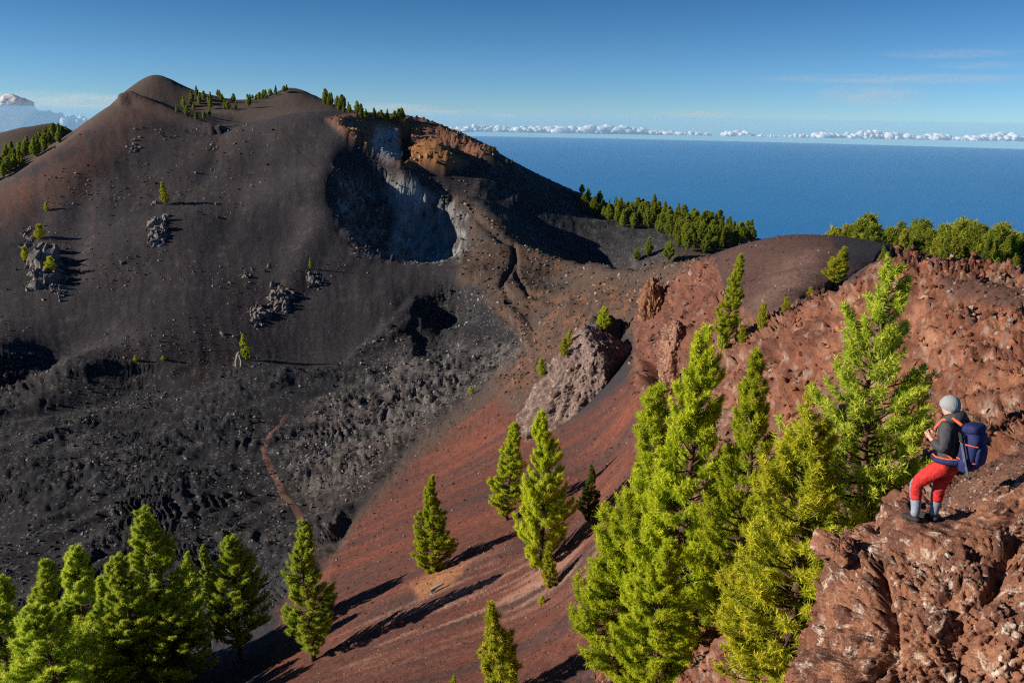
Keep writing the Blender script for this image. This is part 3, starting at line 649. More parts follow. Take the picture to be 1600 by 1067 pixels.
def pine(seed, H, Wd, base=.08, tufts=1.0, needle=.21, nw=.036, k=22, power=.8, leader=0.0, lean=0.0, open_=0.0, limbs=True, spread=1.0):
    """a Canary pine: returns trunk mesh arrays and needle mesh arrays (with a tint per tuft)"""
    rr = np.random.default_rng(seed); rnd = rr.uniform
    nz = 12; zz = np.linspace(0, 1, nz)
    bend = np.stack([np.cumsum(rr.normal(0, .012, nz)) + lean * zz ** 1.3, np.cumsum(rr.normal(0, .012, nz)), zz], -1) * H
    bend[:, :2] -= bend[0, :2]
    r0 = .017 * H
    wood = [tube(np.vstack([bend[:1] - [0, 0, .6], bend]), np.concatenate([[r0 * 1.3], r0 * (1.12 - 1.06 * zz)]), 7)]
    def axis(h): return np.array([np.interp(h, zz, bend[:, 0]), np.interp(h, zz, bend[:, 1]), h * H])
    P_, D_, T_ = [], [], []
    lob = rr.uniform(0, 6.28, 4)
    h = base; step = .0225
    while h < .985:
        x = (h - base) / (1 - base)
        prof = (1 - x) ** power * smooth(-.10, .22, x) + .05
        if leader and h > 1 - leader: prof = .10 + .10 * (1 - h) / leader
        nb = 5 if prof > .25 else 4
        a0 = rnd(0, 6.28)
        for b in range(nb):
            if rnd() < open_: continue
            az = a0 + b * 6.283 / nb + rnd(-.35, .35)
            lobe = 1 + .13 * math.sin(3 * az + lob[0] + 5 * h) + .11 * math.sin(9 * h * 2 + lob[1] + az)
            L = .5 * Wd * prof * lobe * rnd(.76, 1.08)
            o = axis(min(h + rnd(-.012, .012), .99)); ns = 6
            el = R(rnd(2, 26) if x < .6 else rnd(25, 50))
            pts = [o]; dr = np.array([math.cos(az), math.sin(az), 0])
            for s in range(ns):
                e = el + (R(52) - el * .5) * (s / ns) ** 1.6 - R(12) * (1 - s / ns) * (x < .35)
                pts.append(pts[-1] + (dr * math.cos(e) + np.array([rnd(-.06, .06), rnd(-.06, .06), math.sin(e)])) * L / ns)
            pts = np.array(pts)
            if limbs and L > .25: wood.append(tube(pts, np.linspace(r0 * .30 * (1 - .7 * x), r0 * .05, ns + 1), 4))
            # tufts: along the outer part of the limb and on side twigs
            nt_ = max(2, int(tufts * (4 + L * 20.0 / (needle / .24) * min(1.0, H / 10))))
            for q in range(nt_):
                f = rnd(.28, 1.0) ** .7 if q else 1.0
                i = min(int(f * ns), ns - 1); pp = pts[i] + (pts[i + 1] - pts[i]) * (f * ns - i)
                dd_ = pts[i + 1] - pts[i]; dd_ = dd_ / (np.linalg.norm(dd_) + 1e-9)
                side = np.array([-math.sin(az), math.cos(az), 0]) * rnd(-1, 1) + np.array([0, 0, rnd(-.15, .75)])
                tw = L * .34 * (1.15 - f * .7) * rnd(.2, 1.0) * spread
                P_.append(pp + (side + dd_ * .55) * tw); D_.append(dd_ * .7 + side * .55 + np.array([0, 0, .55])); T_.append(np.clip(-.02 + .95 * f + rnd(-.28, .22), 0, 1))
        h += step * (1.0 if H > 5 else 1.6) * rnd(.85, 1.15)
    top = axis(1.0)
    for q in range(5): P_.append(top - [0, 0, q * needle * .7]); D_.append(np.array([rnd(-.3, .3), rnd(-.3, .3), 1.0])); T_.append(.9)
    P_ = np.array(P_); D_ = np.array(D_); D_ /= np.linalg.norm(D_, axis=1, keepdims=True); T_ = np.array(T_); n = len(P_)
    q = rr.normal(size=(n, k, 3)); q /= np.linalg.norm(q, axis=-1, keepdims=True)
    dirs = D_[:, None, :] * rr.uniform(.15, 1.2, (n, k, 1)) + q * .85; dirs /= np.linalg.norm(dirs, axis=-1, keepdims=True)
    org = P_[:, None, :] - D_[:, None, :] * rr.uniform(0, needle * .9, (n, k, 1))
    ln = needle * rr.uniform(.7, 1.15, (n, k, 1))
    sd = np.cross(dirs, rr.normal(size=(n, k, 3))); sd /= np.linalg.norm(sd, axis=-1, keepdims=True) + 1e-9
    V = np.stack([org - sd * nw * .5, org + sd * nw * .5, org + dirs * ln + np.array([0, 0, -.06]) * ln], 2).reshape(-1, 3)
    F = np.arange(len(V)).reshape(-1, 3)
    return join(wood), (V, F, np.repeat(T_, k * 3))
_tm = {}
def tree_meshes(key, mat, **kw):
    """shared mesh pair (trunk, crown) per kind"""
    if key not in _tm:
        (wv, wf), (nv, nf, tn) = pine(**kw)
        _tm[key] = (mesh_np('trunk', wv, wf, m_bark), mesh_np('crown', nv, nf, mat, False, {'tint': tn}), kw['H'])
    return _tm[key]
def tree(key, loc, height, label, rotz=0.0, name='pine_tree', cat='pine tree', group=None, mat=None, wide=1.0, tilt=(0, 0)):
    tr, cr, H0 = _tm[key]; s = height / H0
    e = link(name, None, loc=loc, rot=(tilt[0], tilt[1], rotz), scale=(s * wide, s * wide, s)); e.empty_display_size = .5
    link('trunk', tr, e); c = link('crown', cr, e)
    if mat is not None and cr.materials[0] != mat:
        c.material_slots[0].link = 'OBJECT'; c.material_slots[0].material = mat
    return tag(e, label, cat, group)
def px_h(loc, v_top):
    """height of an upright thing at loc whose tip shows at pixel row v_top"""
    loc = np.asarray(loc); lo_, hi_ = 0.0, 60.0
    for _ in range(40):
        m = (lo_ + hi_) / 2
        if proj(loc + np.array([0, 0, m]))[1] > v_top: lo_ = m
        else: hi_ = m
    return lo_
# kinds (height in metres is only the modelling size; trees are scaled on placing)
tree_meshes('tall_a', m_pine, seed=1, H=14, Wd=6.2, base=.06, power=.72, k=13, tufts=1.25)
tree_meshes('tall_b', m_pine, seed=2, H=14, Wd=5.4, base=.10, power=.80, leader=.12, k=13, tufts=1.25)
tree_meshes('full', m_pine, seed=3, H=11, Wd=5.2, base=.04, power=.66, k=12, tufts=1.3)
tree_meshes('cone', m_pine, seed=4, H=10, Wd=4.2, base=.01, power=.85, k=12, tufts=1.3)
tree_meshes('slim', m_pine, seed=5, H=12, Wd=3.8, base=.07, power=.62, k=12, tufts=1.3)
tree_meshes('open', m_pine, seed=6, H=7, Wd=4.2, base=.10, power=.80, k=13, open_=.26, leader=.14, needle=.145, nw=.024, tufts=.95)
tree_meshes('young', m_yellow, seed=7, H=4.5, Wd=2.1, base=.04, power=.75, k=20, open_=.12, leader=.2, needle=.22)
tree_meshes('old', m_pine, seed=8, H=11, Wd=5.6, base=.14, power=.60, k=12, open_=.08, tufts=1.3)
tree_meshes('mid', m_yellow, seed=9, H=7, Wd=3.7, base=.03, power=.70, k=13, open_=.05, leader=.10, needle=.15, nw=.025, tufts=.95)
for i_ in range(5):
    tree_meshes('far%d' % i_, m_far, seed=20 + i_, H=10, Wd=(5.4, 6.4, 4.8, 6.0, 6.8)[i_], base=(.06, .1, .04, .16, .25)[i_], power=(.80, .62, .9, .66, .5)[i_],
                k=9, tufts=.55, needle=.62, nw=.13, limbs=False)
tree_meshes('shrub', m_yellow, seed=30, H=1.6, Wd=1.5, base=.0, power=.5, k=12, needle=.15, nw=.018, tufts=1.0)

# ---- the big pines on the right: (kind, column, distance, tip row, spin, label, material, widen)
near = [
 ('tall_a', 1085, 36, 508, 0.3, 'tallest bright green pine left of the hiker, its crown reaching the notch', None, .92),
 ('tall_b', 1185, 33, 543, 1.9, 'bright green pine with a thin leading shoot, second tallest in the clump', None, .92),
 ('slim', 1018, 38, 602, 2.2, 'green pine pressed against the left flank of the tallest pine', None, 1.15),
 ('full', 975, 37, 775, 4.0, 'lower green pine at the left foot of the tall clump', None, 1.2),
 ('full', 1050, 31, 850, 5.0, 'green pine at the foot of the tall clump, bottom of the picture', None, 1.15),
 ('mid', 1205, 25, 830, 3.1, 'yellow-green pine tucked behind the left edge of the red rock ledge', 'y', 1.2),
 ('mid', 1303, 20, 640, .8, 'yellow young pine between the red ledge and the green open pine', 'y', 1.1),
 ('mid', 1250, 22, 755, 2.8, 'small yellow pine rising over the left edge of the red rock ledge', 'y', 1.25),
 ('open', 1420, 22, 414, 1.1, 'loose-limbed green pine with bare trunk directly behind the hiker', 'g', .95),
 ('open', 1352, 24, 610, 3.6, 'low green pine filling the gap left of the loose-limbed pine', 'g', 1.2),
]
def by_tip(u, r, vt):
    """the base, at distance r, of an upright tree whose tip shows at (u, vt)"""
    b = u
    for _ in range(6):
        g = on_ground(b, r, 800); h = px_h(g, vt); b += u - proj(g + np.array([0, 0, h]))[0]
    g[2] -= .15; return g
for key, u, r, vt, spin, lab, mt, wd in near:
    g = by_tip(u, r, vt)
    tree(key, g, px_h(g, vt), lab, spin, mat={'y': m_yellow, 'g': m_green}.get(mt), wide=wd, group='pines on the right-hand crag')
# ---- pines standing on the red slope, base seen: (kind, u, v_base, v_top, spin, label, material, widen)
slope = [
 ('cone', 676, 893, 741, .2, 'lone dense conical pine on the red cinder slope', None, 1.15),
 ('slim', 793, 812, 657, 1.0, 'slimmer and farther of the two pines side by side on the red slope', None, 1.25),
 ('full', 838, 890, 640, 2.0, 'broader and nearer of the two pines side by side on the red slope', None, .82),
 ('cone', 920, 812, 727, 3.0, 'dark shaded pine below the pale buttress, right of the pair', 'd', 1.15),
 ('young', 859, 917, 854, 4.0, 'small yellowish young pine at the foot of the pair', None, 1.0),
 ('shrub', 846, 944, 932, 0, 'tiny round shrub just below the small yellowish pine', None, 1.0),
 ('young', 783, 1085, 938, 5.0, 'yellow-green young pine cut by the bottom edge in the middle', None, 1.0),
 ('young', 706, 1085, 1052, 1.5, 'tip of a young pine peeping over the bottom edge', None, 1.0),
 ('slim', 1133, 545, 395, .6, 'narrow leaning pine on the crag right of the notch', None, .95),
 ('shrub', 1128, 548, 505, .6, 'slim seedling at the foot of the narrow leaning pine', 'p', .5),
 ('young', 1305, 440, 384, .6, 'bushy yellow pine on the skyline of the red crag', None, 1.7),
 ('shrub', 1266, 630, 600, .1, 'green shrub in a pocket of the red crag', None, .9),
 ('shrub', 1190, 512, 476, .3, 'yellow seedling left of the skyline bush, on the open crag', None, .6),
 ('shrub', 1160, 535, 510, 1.3, 'small yellow tuft right of the narrow leaning pine', None, .8),
 ('shrub', 1228, 490, 466, 2.3, 'upright yellow tuft high on the crag face', None, .7),
 ('shrub', 1267, 466, 450, 2.3, 'little yellow tuft just under the skyline bush', None, 1.0),
 ('shrub', 736, 615, 604, 2.3, 'tiny yellow bush at the edge of the lava', None, .9),
 ('shrub', 938, 838, 822, 2.3, 'small green tuft below the dark shaded pine', None, .8),
]
for key, u, vb, vt, spin, lab, mt, wd in slope:
    g = hit(u, vb)
    g = g + np.array([0, 0, -.1]); tree(key, g, px_h(g, vt), lab, spin, name='shrub' if key == 'shrub' else 'pine_tree', cat='shrub' if key == 'shrub' else 'pine tree',
         mat={'d': m_shaded, 'p': m_pine}.get(mt), wide=wd, tilt=(0, .06) if u == 1133 else (0, 0))
# ---- bottom left stand
stand = [
 ('full', 8, 77, 903, .0, 'pine at the left edge, cut off by the frame', 1.2),
 ('slim', 62, 84, 868, .7, 'slim pine second from the left edge in the bottom stand', 1.3),
 ('old', 34, 67, 950, 3.9, 'low rounded pine in front at the bottom left corner', 1.5),
 ('full', 126, 81, 849, 1.4, 'pointed pine third from the left edge in the bottom stand', 1.05),
 ('full', 98, 71, 940, 1.9, 'short pine in front between the second and third of the stand', 1.5),
 ('cone', 150, 76, 905, 2.6, 'small pointed pine in front of the tallest of the bottom stand', 1.2),
 ('full', 184, 74, 862, 2.1, 'broad pine just left of the tallest in the bottom stand', 1.15),
 ('tall_a', 230, 77, 797, 2.8, 'tallest pine of the bottom stand, with a rounded top', 1.3),
 ('old', 255, 71, 935, 4.4, 'shaded pine at the foot of the tallest of the bottom stand', 1.4),
 ('slim', 293, 99, 863, 3.3, 'narrow pine behind, right of the tallest in the bottom stand', 1.0),
 ('slim', 321, 98, 851, 4.1, 'narrow pine behind, next to the wide-limbed one', 1.0),
 ('old', 358, 74, 843, 5.2, 'wide-limbed pine with a dark trunk, right side of the bottom stand', 1.1),
 ('slim', 477, 63, 805, 5.9, 'tall narrow pine standing apart, right of the bottom stand', 1.15),
 ('slim', 516, 76, 912, .4, 'short narrow pine close behind the tall one standing apart', 1.25),
 ('slim', 470, 60, 1085, 1.9, 'slim pine just under the bottom edge, its long shadow on the slope', 1.1),
 ('slim', 545, 57, 1095, 2.9, 'pine hidden under the bottom edge, casting the rightmost long shadow', 1.2),
]
for key, u, r, vt, spin, lab, wd in stand:
    g = by_tip(u, r, vt)
    tree(key, g, px_h(g, vt), lab, spin, group='pines of the bottom left stand', wide=wd, mat=m_green)
# ---- lone pines and shrubs of the hill and buttress
lone = [
 ('slim', 258, 320, 284, 'lone pine above the slanting outcrop on the black hill', 'y', 1.5), ('slim', 485, 420, 402, 'small bright pine above the grey outcrop on the black hill', None, .9),
 ('slim', 384, 562, 521, 'lone bright pine beside a leaning dead trunk at the foot of the hill', None, 1.4), ('shrub', 73, 330, 317, 'small shrub high on the left of the black hill', 'y', .8),
 ('shrub', 62, 374, 352, 'upper shrub on the broad lichen-grey outcrop', 'y', 1.0), ('shrub', 41, 408, 386, 'left shrub on the broad lichen-grey outcrop', 'y', .8), ('shrub', 79, 424, 402, 'brightest shrub on the broad lichen-grey outcrop', 'y', 1.0),
 ('shrub', 943, 512, 482, 'bright bush crowning the pale buttress', None, .9), ('shrub', 882, 556, 530, 'yellow bush on the left edge of the buttress', 'y', .7), ('shrub', 889, 540, 518, 'upper yellow tuft on the left edge of the buttress', 'y', .6),
 ('shrub', 846, 586, 562, 'pointed little pine at the left foot of the buttress', None, .7), ('shrub', 255, 562, 556, 'low yellow clump at the edge of the lava', 'y', 1.4), ('shrub', 212, 564, 556, 'tiny yellow clump at the lava edge, left of the other', 'y', 1.2),
]
dg = bpy.context.evaluated_depsgraph_get()
def pick(u, v):
    """what the eye meets first at a pixel, rocks included"""
    dg.update(); d = Vector(ray(u, v)).normalized(); ok, loc, *_ = S.ray_cast(dg, Vector((0, 0, 0)), d)
    return np.array(loc) if ok else hit(u, v)
for key, u, vb, vt, lab, mt, wd in lone:
    g = pick(u, vb) + np.array([0, .1, -.1]); tree(key, g, px_h(g, vt), lab, u * .7, name='shrub' if key == 'shrub' else 'pine_tree', cat='shrub' if key == 'shrub' else 'pine tree', mat=m_yellow if mt else m_pine, wide=wd)

# ---- far woods
fr = np.random.default_rng(99)
def place(label, f, size):
    """which one of a wood: its size and its place along it"""
    where = ('at the left end', 'left of the middle', 'in the middle', 'right of the middle', 'at the right end')[int(np.clip(f * 5, 0, 4))]
    return ('low ', 'middling ', 'tall ')[int(np.clip(size * 3, 0, 2))] + label + ', ' + where
def wood(n, poly, hpx, group, label, rmin=0, rmax=1e9, mat=None, gap=3.0):
    poly = np.array(poly, float); x0, y0 = poly.min(0); x1, y1 = poly.max(0); got = []; tries = 0
    while len(got) < n and tries < n * 60:
        tries += 1; u, v = fr.uniform(x0, x1), fr.uniform(y0, y1)
        if inpoly(np.array([u]), np.array([v]), poly, .01)[0] < .5: continue
        g = hit(u, v)
        if g is None: continue
        r = math.hypot(g[0], g[1])
        if not rmin < r < rmax or any((g[0] - a[0]) ** 2 + (g[1] - a[1]) ** 2 < gap ** 2 for a in got): continue
        got.append(g); h = fr.uniform(*hpx) * r / FPX
        tree('far%d' % fr.integers(0, 5), g + np.array([0, 0, -.3]), h, place(label, (u - x0) / (x1 - x0), (h * FPX / r - hpx[0]) / (hpx[1] - hpx[0])), fr.uniform(0, 6.28), group=group, mat=mat, wide=fr.uniform(.85, 1.15))
    return got
wood(72, [(1003, 335), (1060, 350), (1100, 358), (1160, 371), (1222, 386), (1190, 398), (1110, 403), (1062, 394), (1050, 372), (1000, 352)], (22, 34), 'pines of the wood beyond the saddle', 'rounded pine in the sunlit wood beyond the saddle', 340, 520, gap=5)
wood(22, [(905, 308), (950, 322), (1000, 336), (1000, 362), (960, 352), (910, 330)], (18, 30), 'shaded pines on the flank', 'pine in the shade at the top of the dark flank', 380, 520, gap=5)
for u, vb, vt, lab in ((1013, 402, 370, 'larger sunlit pine in the dark hollow behind the saddle'), (1044, 412, 378, 'sunlit pine at the right in the dark hollow behind the saddle'), (994, 410, 388, 'small sunlit pine at the left in the dark hollow behind the saddle'),
                       (1047, 372, 358, 'little pine above the dark hollow'), (909, 306, 288, 'ragged pine alone on the skyline above the sea'), (962, 322, 306, 'slim pine on the skyline above the sea'), (1020, 338, 303, 'bare-stemmed pine standing over the wood skyline')):
    g = hit(u, vb)
    if g is None: g = on_ground(u, 470, vb)
    tree('far%d' % (int(u) % 5), g + np.array([0, 0, -.3]), px_h(g, vt), lab, u * 1.0, wide=.9)
# wood behind the right-hand crag: stands on the ground that falls away behind the crest
spots = []
for i_ in range(900):
    if len(spots) >= 80: break
    u = fr.uniform(1292, 1640); r = fr.uniform(88, 190); g = on_ground(u, r, 420)
    if any((g[0] - a[0]) ** 2 + (g[1] - a[1]) ** 2 < 3.6 ** 2 for a in spots): continue
    top = np.interp(u, (1292, 1320, 1370, 1430, 1500, 1560, 1640), (372, 338, 338, 334, 345, 352, 385)) + fr.uniform(0, 26) + (0 if r > 140 else (140 - r) * .85)
    h = px_h(g, top)
    if not 4.5 < h < 19: continue
    spots.append(g); tree(('far%d' % fr.integers(0, 5)) if r > 130 else ('cone', 'slim', 'tall_b')[fr.integers(0, 3)], g + np.array([0, 0, -.2]), h, place('bushy pine of the wood behind the red crag', (u - 1292) / 348, (h - 5) / 10), fr.uniform(0, 6.28), group='pines behind the red crag', wide=fr.uniform(.8, 1.05), mat=(m_far, m_far, m_far2)[fr.integers(0, 3)])
# ridge trees: rows of (u range, v fn, count)
wood(24, [(300, 145), (350, 152), (395, 168), (395, 180), (340, 182), (300, 190), (275, 176)], (10, 17), 'scattered pines below the summit', 'small pine scattered on the slope below the summit', 450, 700, gap=5)
wood(20, [(385, 156), (430, 143), (446, 140), (450, 146), (420, 154), (390, 162)], (7, 12), 'pines on the second summit', 'little pine on the left shoulder of the second summit', 480, 760, gap=3)
wood(26, [(500, 154), (560, 178), (612, 188), (640, 190), (620, 194), (560, 184), (505, 164)], (12, 20), 'pines behind the upper crater', 'dark pine on the ridge behind the upper crater', 430, 760, gap=3)
wood(40, [(-20, 262), (20, 245), (60, 228), (95, 214), (102, 218), (60, 246), (0, 283), (-20, 290)], (14, 22), 'pines on the far left slope', 'pine of the sunlit belt on the far left slope', 430, 1000, gap=4)
wood(16, [(52, 213), (75, 206), (100, 201), (112, 206), (80, 216), (55, 222)], (6, 11), 'pines on the far left crest', 'tiny pine on the crest of the far left hill', 500, 1100, gap=3)
for u, v, t in ((800, 258, 248), (792, 254, 246), (770, 236, 228), (812, 268, 262)):
    g = hit(u, v + 2); 
    if g is not None: tree('far2', g + np.array([0, 0, -.3]), px_h(g, t), 'tiny pine on the skyline of the crater rim', u, group='pines on the crater rim skyline')

# ================================================================== SEA
SEA = -1850.0; RE = 6371000.0
ra = np.concatenate([[0], np.geomspace(500, 160000, 90)]); ta = np.linspace(0, 2 * math.pi, 145)[:-1]
Vs = np.array([[0, 0, SEA]] + [[r * math.sin(t), r * math.cos(t), SEA - r * r / (2 * RE)] for r in ra[1:] for t in ta]); nT = len(ta)
Fs = [(0, 1 + j, 1 + (j + 1) % nT, 1 + (j + 1) % nT) for j in range(nT)]
Fq = np.array([(1 + i * nT + j, 1 + (i + 1) * nT + j, 1 + (i + 1) * nT + (j + 1) % nT, 1 + i * nT + (j + 1) % nT) for i in range(len(ra) - 2) for j in range(nT)])
k = NT('sea_water'); p = k.pos()
n_big = k.noise(p, .00012, 5, .6); n_mid = k.noise(p, .0016, 4, .6)
c = k.mix(k.ramp(n_big, (.35, 0.0), (.7, 1.0)), (.006, .165, .440), (.010, .190, .480))
m_sea = k.done(k.bsdf(c, .32, k.bump(n_mid, .12, 60.0), .5, IOR=1.33))
sea = tag(link('sea', mesh_np('sea', Vs, Fq, m_sea)), 'calm blue sea reaching to the horizon', kind='structure')

# ================================================================== CLOUDS
def vapour(name, dens, fn=None):
    m = bpy.data.materials.new(name); m.use_nodes = True; t = m.node_tree; t.nodes.clear(); o = t.nodes.new('ShaderNodeOutputMaterial')
    v = t.nodes.new('ShaderNodeVolumePrincipled'); v.inputs['Color'].default_value = (1.0, 1.0, 1.0, 1); v.inputs['Density'].default_value = dens; v.inputs['Anisotropy'].default_value = .1
    t.links.new(v.outputs[0], o.inputs['Volume']); return m, t, v
k = NT('cumulus'); p = k.pos(True)
d = k.n('ShaderNodeBsdfDiffuse'); d.inputs[0].default_value = (.97, .97, .97, 1); tr = k.n('ShaderNodeBsdfTranslucent'); tr.inputs[0].default_value = (.97, .97, .97, 1)
mx = k.n('ShaderNodeMixShader'); mx.inputs[0].default_value = .38; bm_ = k.bump(k.noise(p, 5.0, 6, .6), .5, .05); k.l(bm_, d.inputs['Normal'])
k.l(d.outputs[0], mx.inputs[1]); k.l(tr.outputs[0], mx.inputs[2]); m_cloud = m_bigcloud = k.done(mx.outputs[0])
def cloud_mesh(seed, n, flat, wide, nn=12, mat=None, voxel=.045):
    """a heap of puffs on a level base, about one unit high, fused to one skin"""
    rr = np.random.default_rng(seed); parts = []
    for i in range(n):
        x = rr.normal(0, .45) * wide; s = rr.uniform(.16, .42) * (1 - .35 * min(1, abs(x) / (wide + .01))); z = rr.uniform(.0, .5) * (1 - min(1, abs(x) / wide) * .8)
        d_, F = cube_sphere(nn); Vp = d_ * s
        Vp = Vp * (1 + .30 * -fbm(d_ * 1.9 + i * 9.1 + seed, 4, seed + i, .6, True)[:, None])
        Vp = Vp + np.array([x, rr.normal(0, .25), z + s * .4]); Vp[:, 2] = np.where(Vp[:, 2] < 0, Vp[:, 2] * flat, Vp[:, 2]); parts.append((Vp, F))
    me = mesh_np('cloud_puffs', *join_rocks(parts)); o = bpy.data.objects.new('cloud_puffs', me); COL.objects.link(o)
    md = o.modifiers.new('fuse', 'REMESH'); md.mode = 'VOXEL'; md.voxel_size = voxel
    out = bpy.data.meshes.new_from_object(o.evaluated_get(bpy.context.evaluated_depsgraph_get())); out.name = 'cloud'; bpy.data.objects.remove(o)
    out.polygons.foreach_set('use_smooth', np.ones(len(out.polygons), bool)); out.materials.clear(); out.materials.append(mat or m_cloud); return out
cms = [cloud_mesh(60 + i, 11 + 2 * i, .15, 1.0 + .35 * i) for i in range(5)]
def cloud(u, v_base, h_px, mesh, label, r=None, sx=1.0, spin=0.0, group=None):
    q = ray(u, v_base); q = q * (166000. / q[1]); s = h_px / FPX * np.linalg.norm(q)
    return tag(link('cloud', mesh, loc=q, rot=(0, 0, -math.atan2(q[0], q[1]) + spin), scale=(s * sx, s, s)), label, 'cloud', group)
cr_ = np.random.default_rng(4)
for u in np.concatenate([np.arange(703, 1050, 13.0), np.arange(1052, 1120, 24.0)]):
    u = u + cr_.uniform(-4, 4); hh = cr_.uniform(8, 17) * (1.0 if 780 < u < 1010 else .7)
    cloud(u, 207 + .0175 * (u - 800), hh, cms[cr_.integers(0, 5)], place('cumulus of the long low cloud bank on the horizon', (u - 703) / 417, (hh - 8) / 12), sx=cr_.uniform(1.3, 2.2), group='cumulus bank left of the picture centre line')
for u, hh in ((1138, 9), (1156, 10), (1243, 7), (1258, 6), (1282, 11), (1300, 8), (1326, 8), (1345, 12), (1369, 15), (1384, 8), (1424, 9), (1460, 12), (1474, 8), (1520, 9), (1540, 10), (1569, 13), (1598, 8), (1190, 4), (1205, 4), (1400, 5), (1500, 5)):
    cloud(u, 207.5 + .0175 * (u - 800), hh * 1.2, cms[cr_.integers(0, 5)], place('separate cumulus on the horizon above the open sea', (u - 1138) / 460, (hh - 4) / 11), sx=cr_.uniform(1.0, 1.7), group='small cumulus on the sea horizon')
for u, vb, hh, sx_, lab in ((742, 203, 12, 1.3, 'cumulus clump at the left end of the cloud bank, touching the slope'), (720, 207, 9, 1.2, 'low cumulus clump against the rim of the crater hill')):
    cloud(u, vb, hh, cms[3], lab, sx=sx_)
big = cloud_mesh(90, 26, .3, 1.0, 24, m_bigcloud, .022)
cloud(22, 226, 84, big, 'towering white cumulus with a grey base at the left edge', sx=1.3)
cloud(70, 212, 26, cms[4], 'bulging white cumulus right of the towering one', sx=.8); cloud(120, 200, 22, cms[2], 'small bright cumulus peeping over the left ridge', sx=.9); cloud(22, 236, 26, cms[3], 'low cumulus over the far left slope', sx=1.1)
# thin layers high up: lens-shaped sheets of broken ice cloud
m_thin, t_, v_ = vapour('thin_ice_cloud', 1.0)
tc_ = t_.nodes.new('ShaderNodeTexCoord'); mp_ = t_.nodes.new('ShaderNodeMapping'); mp_.inputs['Scale'].default_value = (2.0, .8, .9); t_.links.new(tc_.outputs['Object'], mp_.inputs[0])
nz_ = t_.nodes.new('ShaderNodeTexNoise'); nz_.inputs['Scale'].default_value = 1.7; nz_.inputs['Detail'].default_value = 5; t_.links.new(mp_.outputs[0], nz_.inputs['Vector'])
ln_ = t_.nodes.new('ShaderNodeVectorMath'); ln_.operation = 'LENGTH'; t_.links.new(tc_.outputs['Object'], ln_.inputs[0])
def tm(op, a, b):
    n = t_.nodes.new('ShaderNodeMath'); n.operation = op
    for i, x in enumerate((a, b)):
        if hasattr(x, 'is_output'): t_.links.new(x, n.inputs[i])
        else: n.inputs[i].default_value = x
    return n.outputs[0]
fall = tm('MAXIMUM', tm('SUBTRACT', 1.0, tm('POWER', ln_.outputs['Value'], 2.0)), 0.0)
t_.links.new(tm('MULTIPLY', tm('MULTIPLY', tm('MAXIMUM', tm('SUBTRACT', nz_.outputs['Fac'], .36), 0.0), fall), 1.1e-4), v_.inputs['Density'])
d_, F_ = cube_sphere(16); lens = mesh_np('thin_cloud', d_, F_, m_thin)
for u, v, w, h, lab in ((1410, 124, 400, 10, 'long thin veil of high cloud over the sea'), (1490, 85, 190, 6, 'highest thin streak of cloud over the sea'), (1530, 103, 110, 5, 'short faint streak under the highest one'),
                        (1360, 150, 150, 22, 'soft smudge of cloud below the long veil'), (110, 155, 200, 16, 'grey layered cloud sheet above the left ridge'), (130, 168, 170, 7, 'second thin sheet above the left ridge'),
                        (610, 167, 150, 9, 'flat cloud layer behind the pines of the crater ridge'), (650, 175, 200, 9, 'lower flat cloud layer behind the crater ridge'), (1090, 179, 110, 9, 'little flat cloud above the cumulus bank'), (785, 181, 50, 6, 'faint flat cloud wisp above the left cumulus bank')):
    q = ray(u, v); q = q * (186000. / q[1]); s = np.linalg.norm(q) / FPX
    tag(link('thin_cloud', lens, loc=q, rot=(0, 0, -math.atan2(q[0], q[1])), scale=(w * s * .55, 16000., h * s * .75)), lab, 'cloud')

# ================================================================== HIKER
def plain(name, c, rough=.8, var=.25, scale=30, spec=.3):
    k = NT(name); p = k.pos(True); n = k.noise(p, scale, 4, .6)
    cc = k.mix(1.0, c, k.ramp(n, (.3, 1 - var), (.7, 1 + var)), 'MULTIPLY')
    return k.done(k.bsdf(cc, rough, k.bump(k.noise(p, 14, 4), .4, .02), spec))
m_skin = plain('skin', (.50, .29, .20), .6, .1); m_jacket = plain('charcoal_jacket', (.045, .045, .050), .7); m_hat = plain('grey_knit', (.26, .27, .285), .95, .2, 120)
m_gaiter = plain('grey_gaiter', (.22, .25, .32), .8); m_boot = plain('dark_boot', (.028, .026, .028), .8); m_navy = plain('navy_pack', (.012, .018, .085), .75, .45, 14)
m_orange = plain('orange_trim', (.60, .11, .05), .7); m_black = plain('black_web', (.02, .02, .022), .7); m_steel = plain('dark_alloy', (.10, .10, .11), .35, .1, 20, .6)
k = NT('red_trousers'); p = k.pos(True); n = k.noise(p, 16, 4, .6); sx_ = k.n('ShaderNodeSeparateXYZ'); k.l(p, sx_.inputs[0])
nr = k.n('ShaderNodeTexCoord').outputs['Normal']; s2 = k.n('ShaderNodeSeparateXYZ'); k.l(nr, s2.inputs[0])
panel = k.math('MULTIPLY', k.math('GREATER_THAN', s2.outputs['X'], .55), k.math('LESS_THAN', sx_.outputs['Z'], .60))
c = k.mix(1.0, (.52, .030, .026), k.ramp(n, (.3, .75), (.7, 1.2)), 'MULTIPLY'); c = k.mix(panel, c, (.20, .23, .30))
m_red = k.done(k.bsdf(c, .8, k.bump(k.noise(p, 9, 5, .6, 1.0), .7, .04), .25))

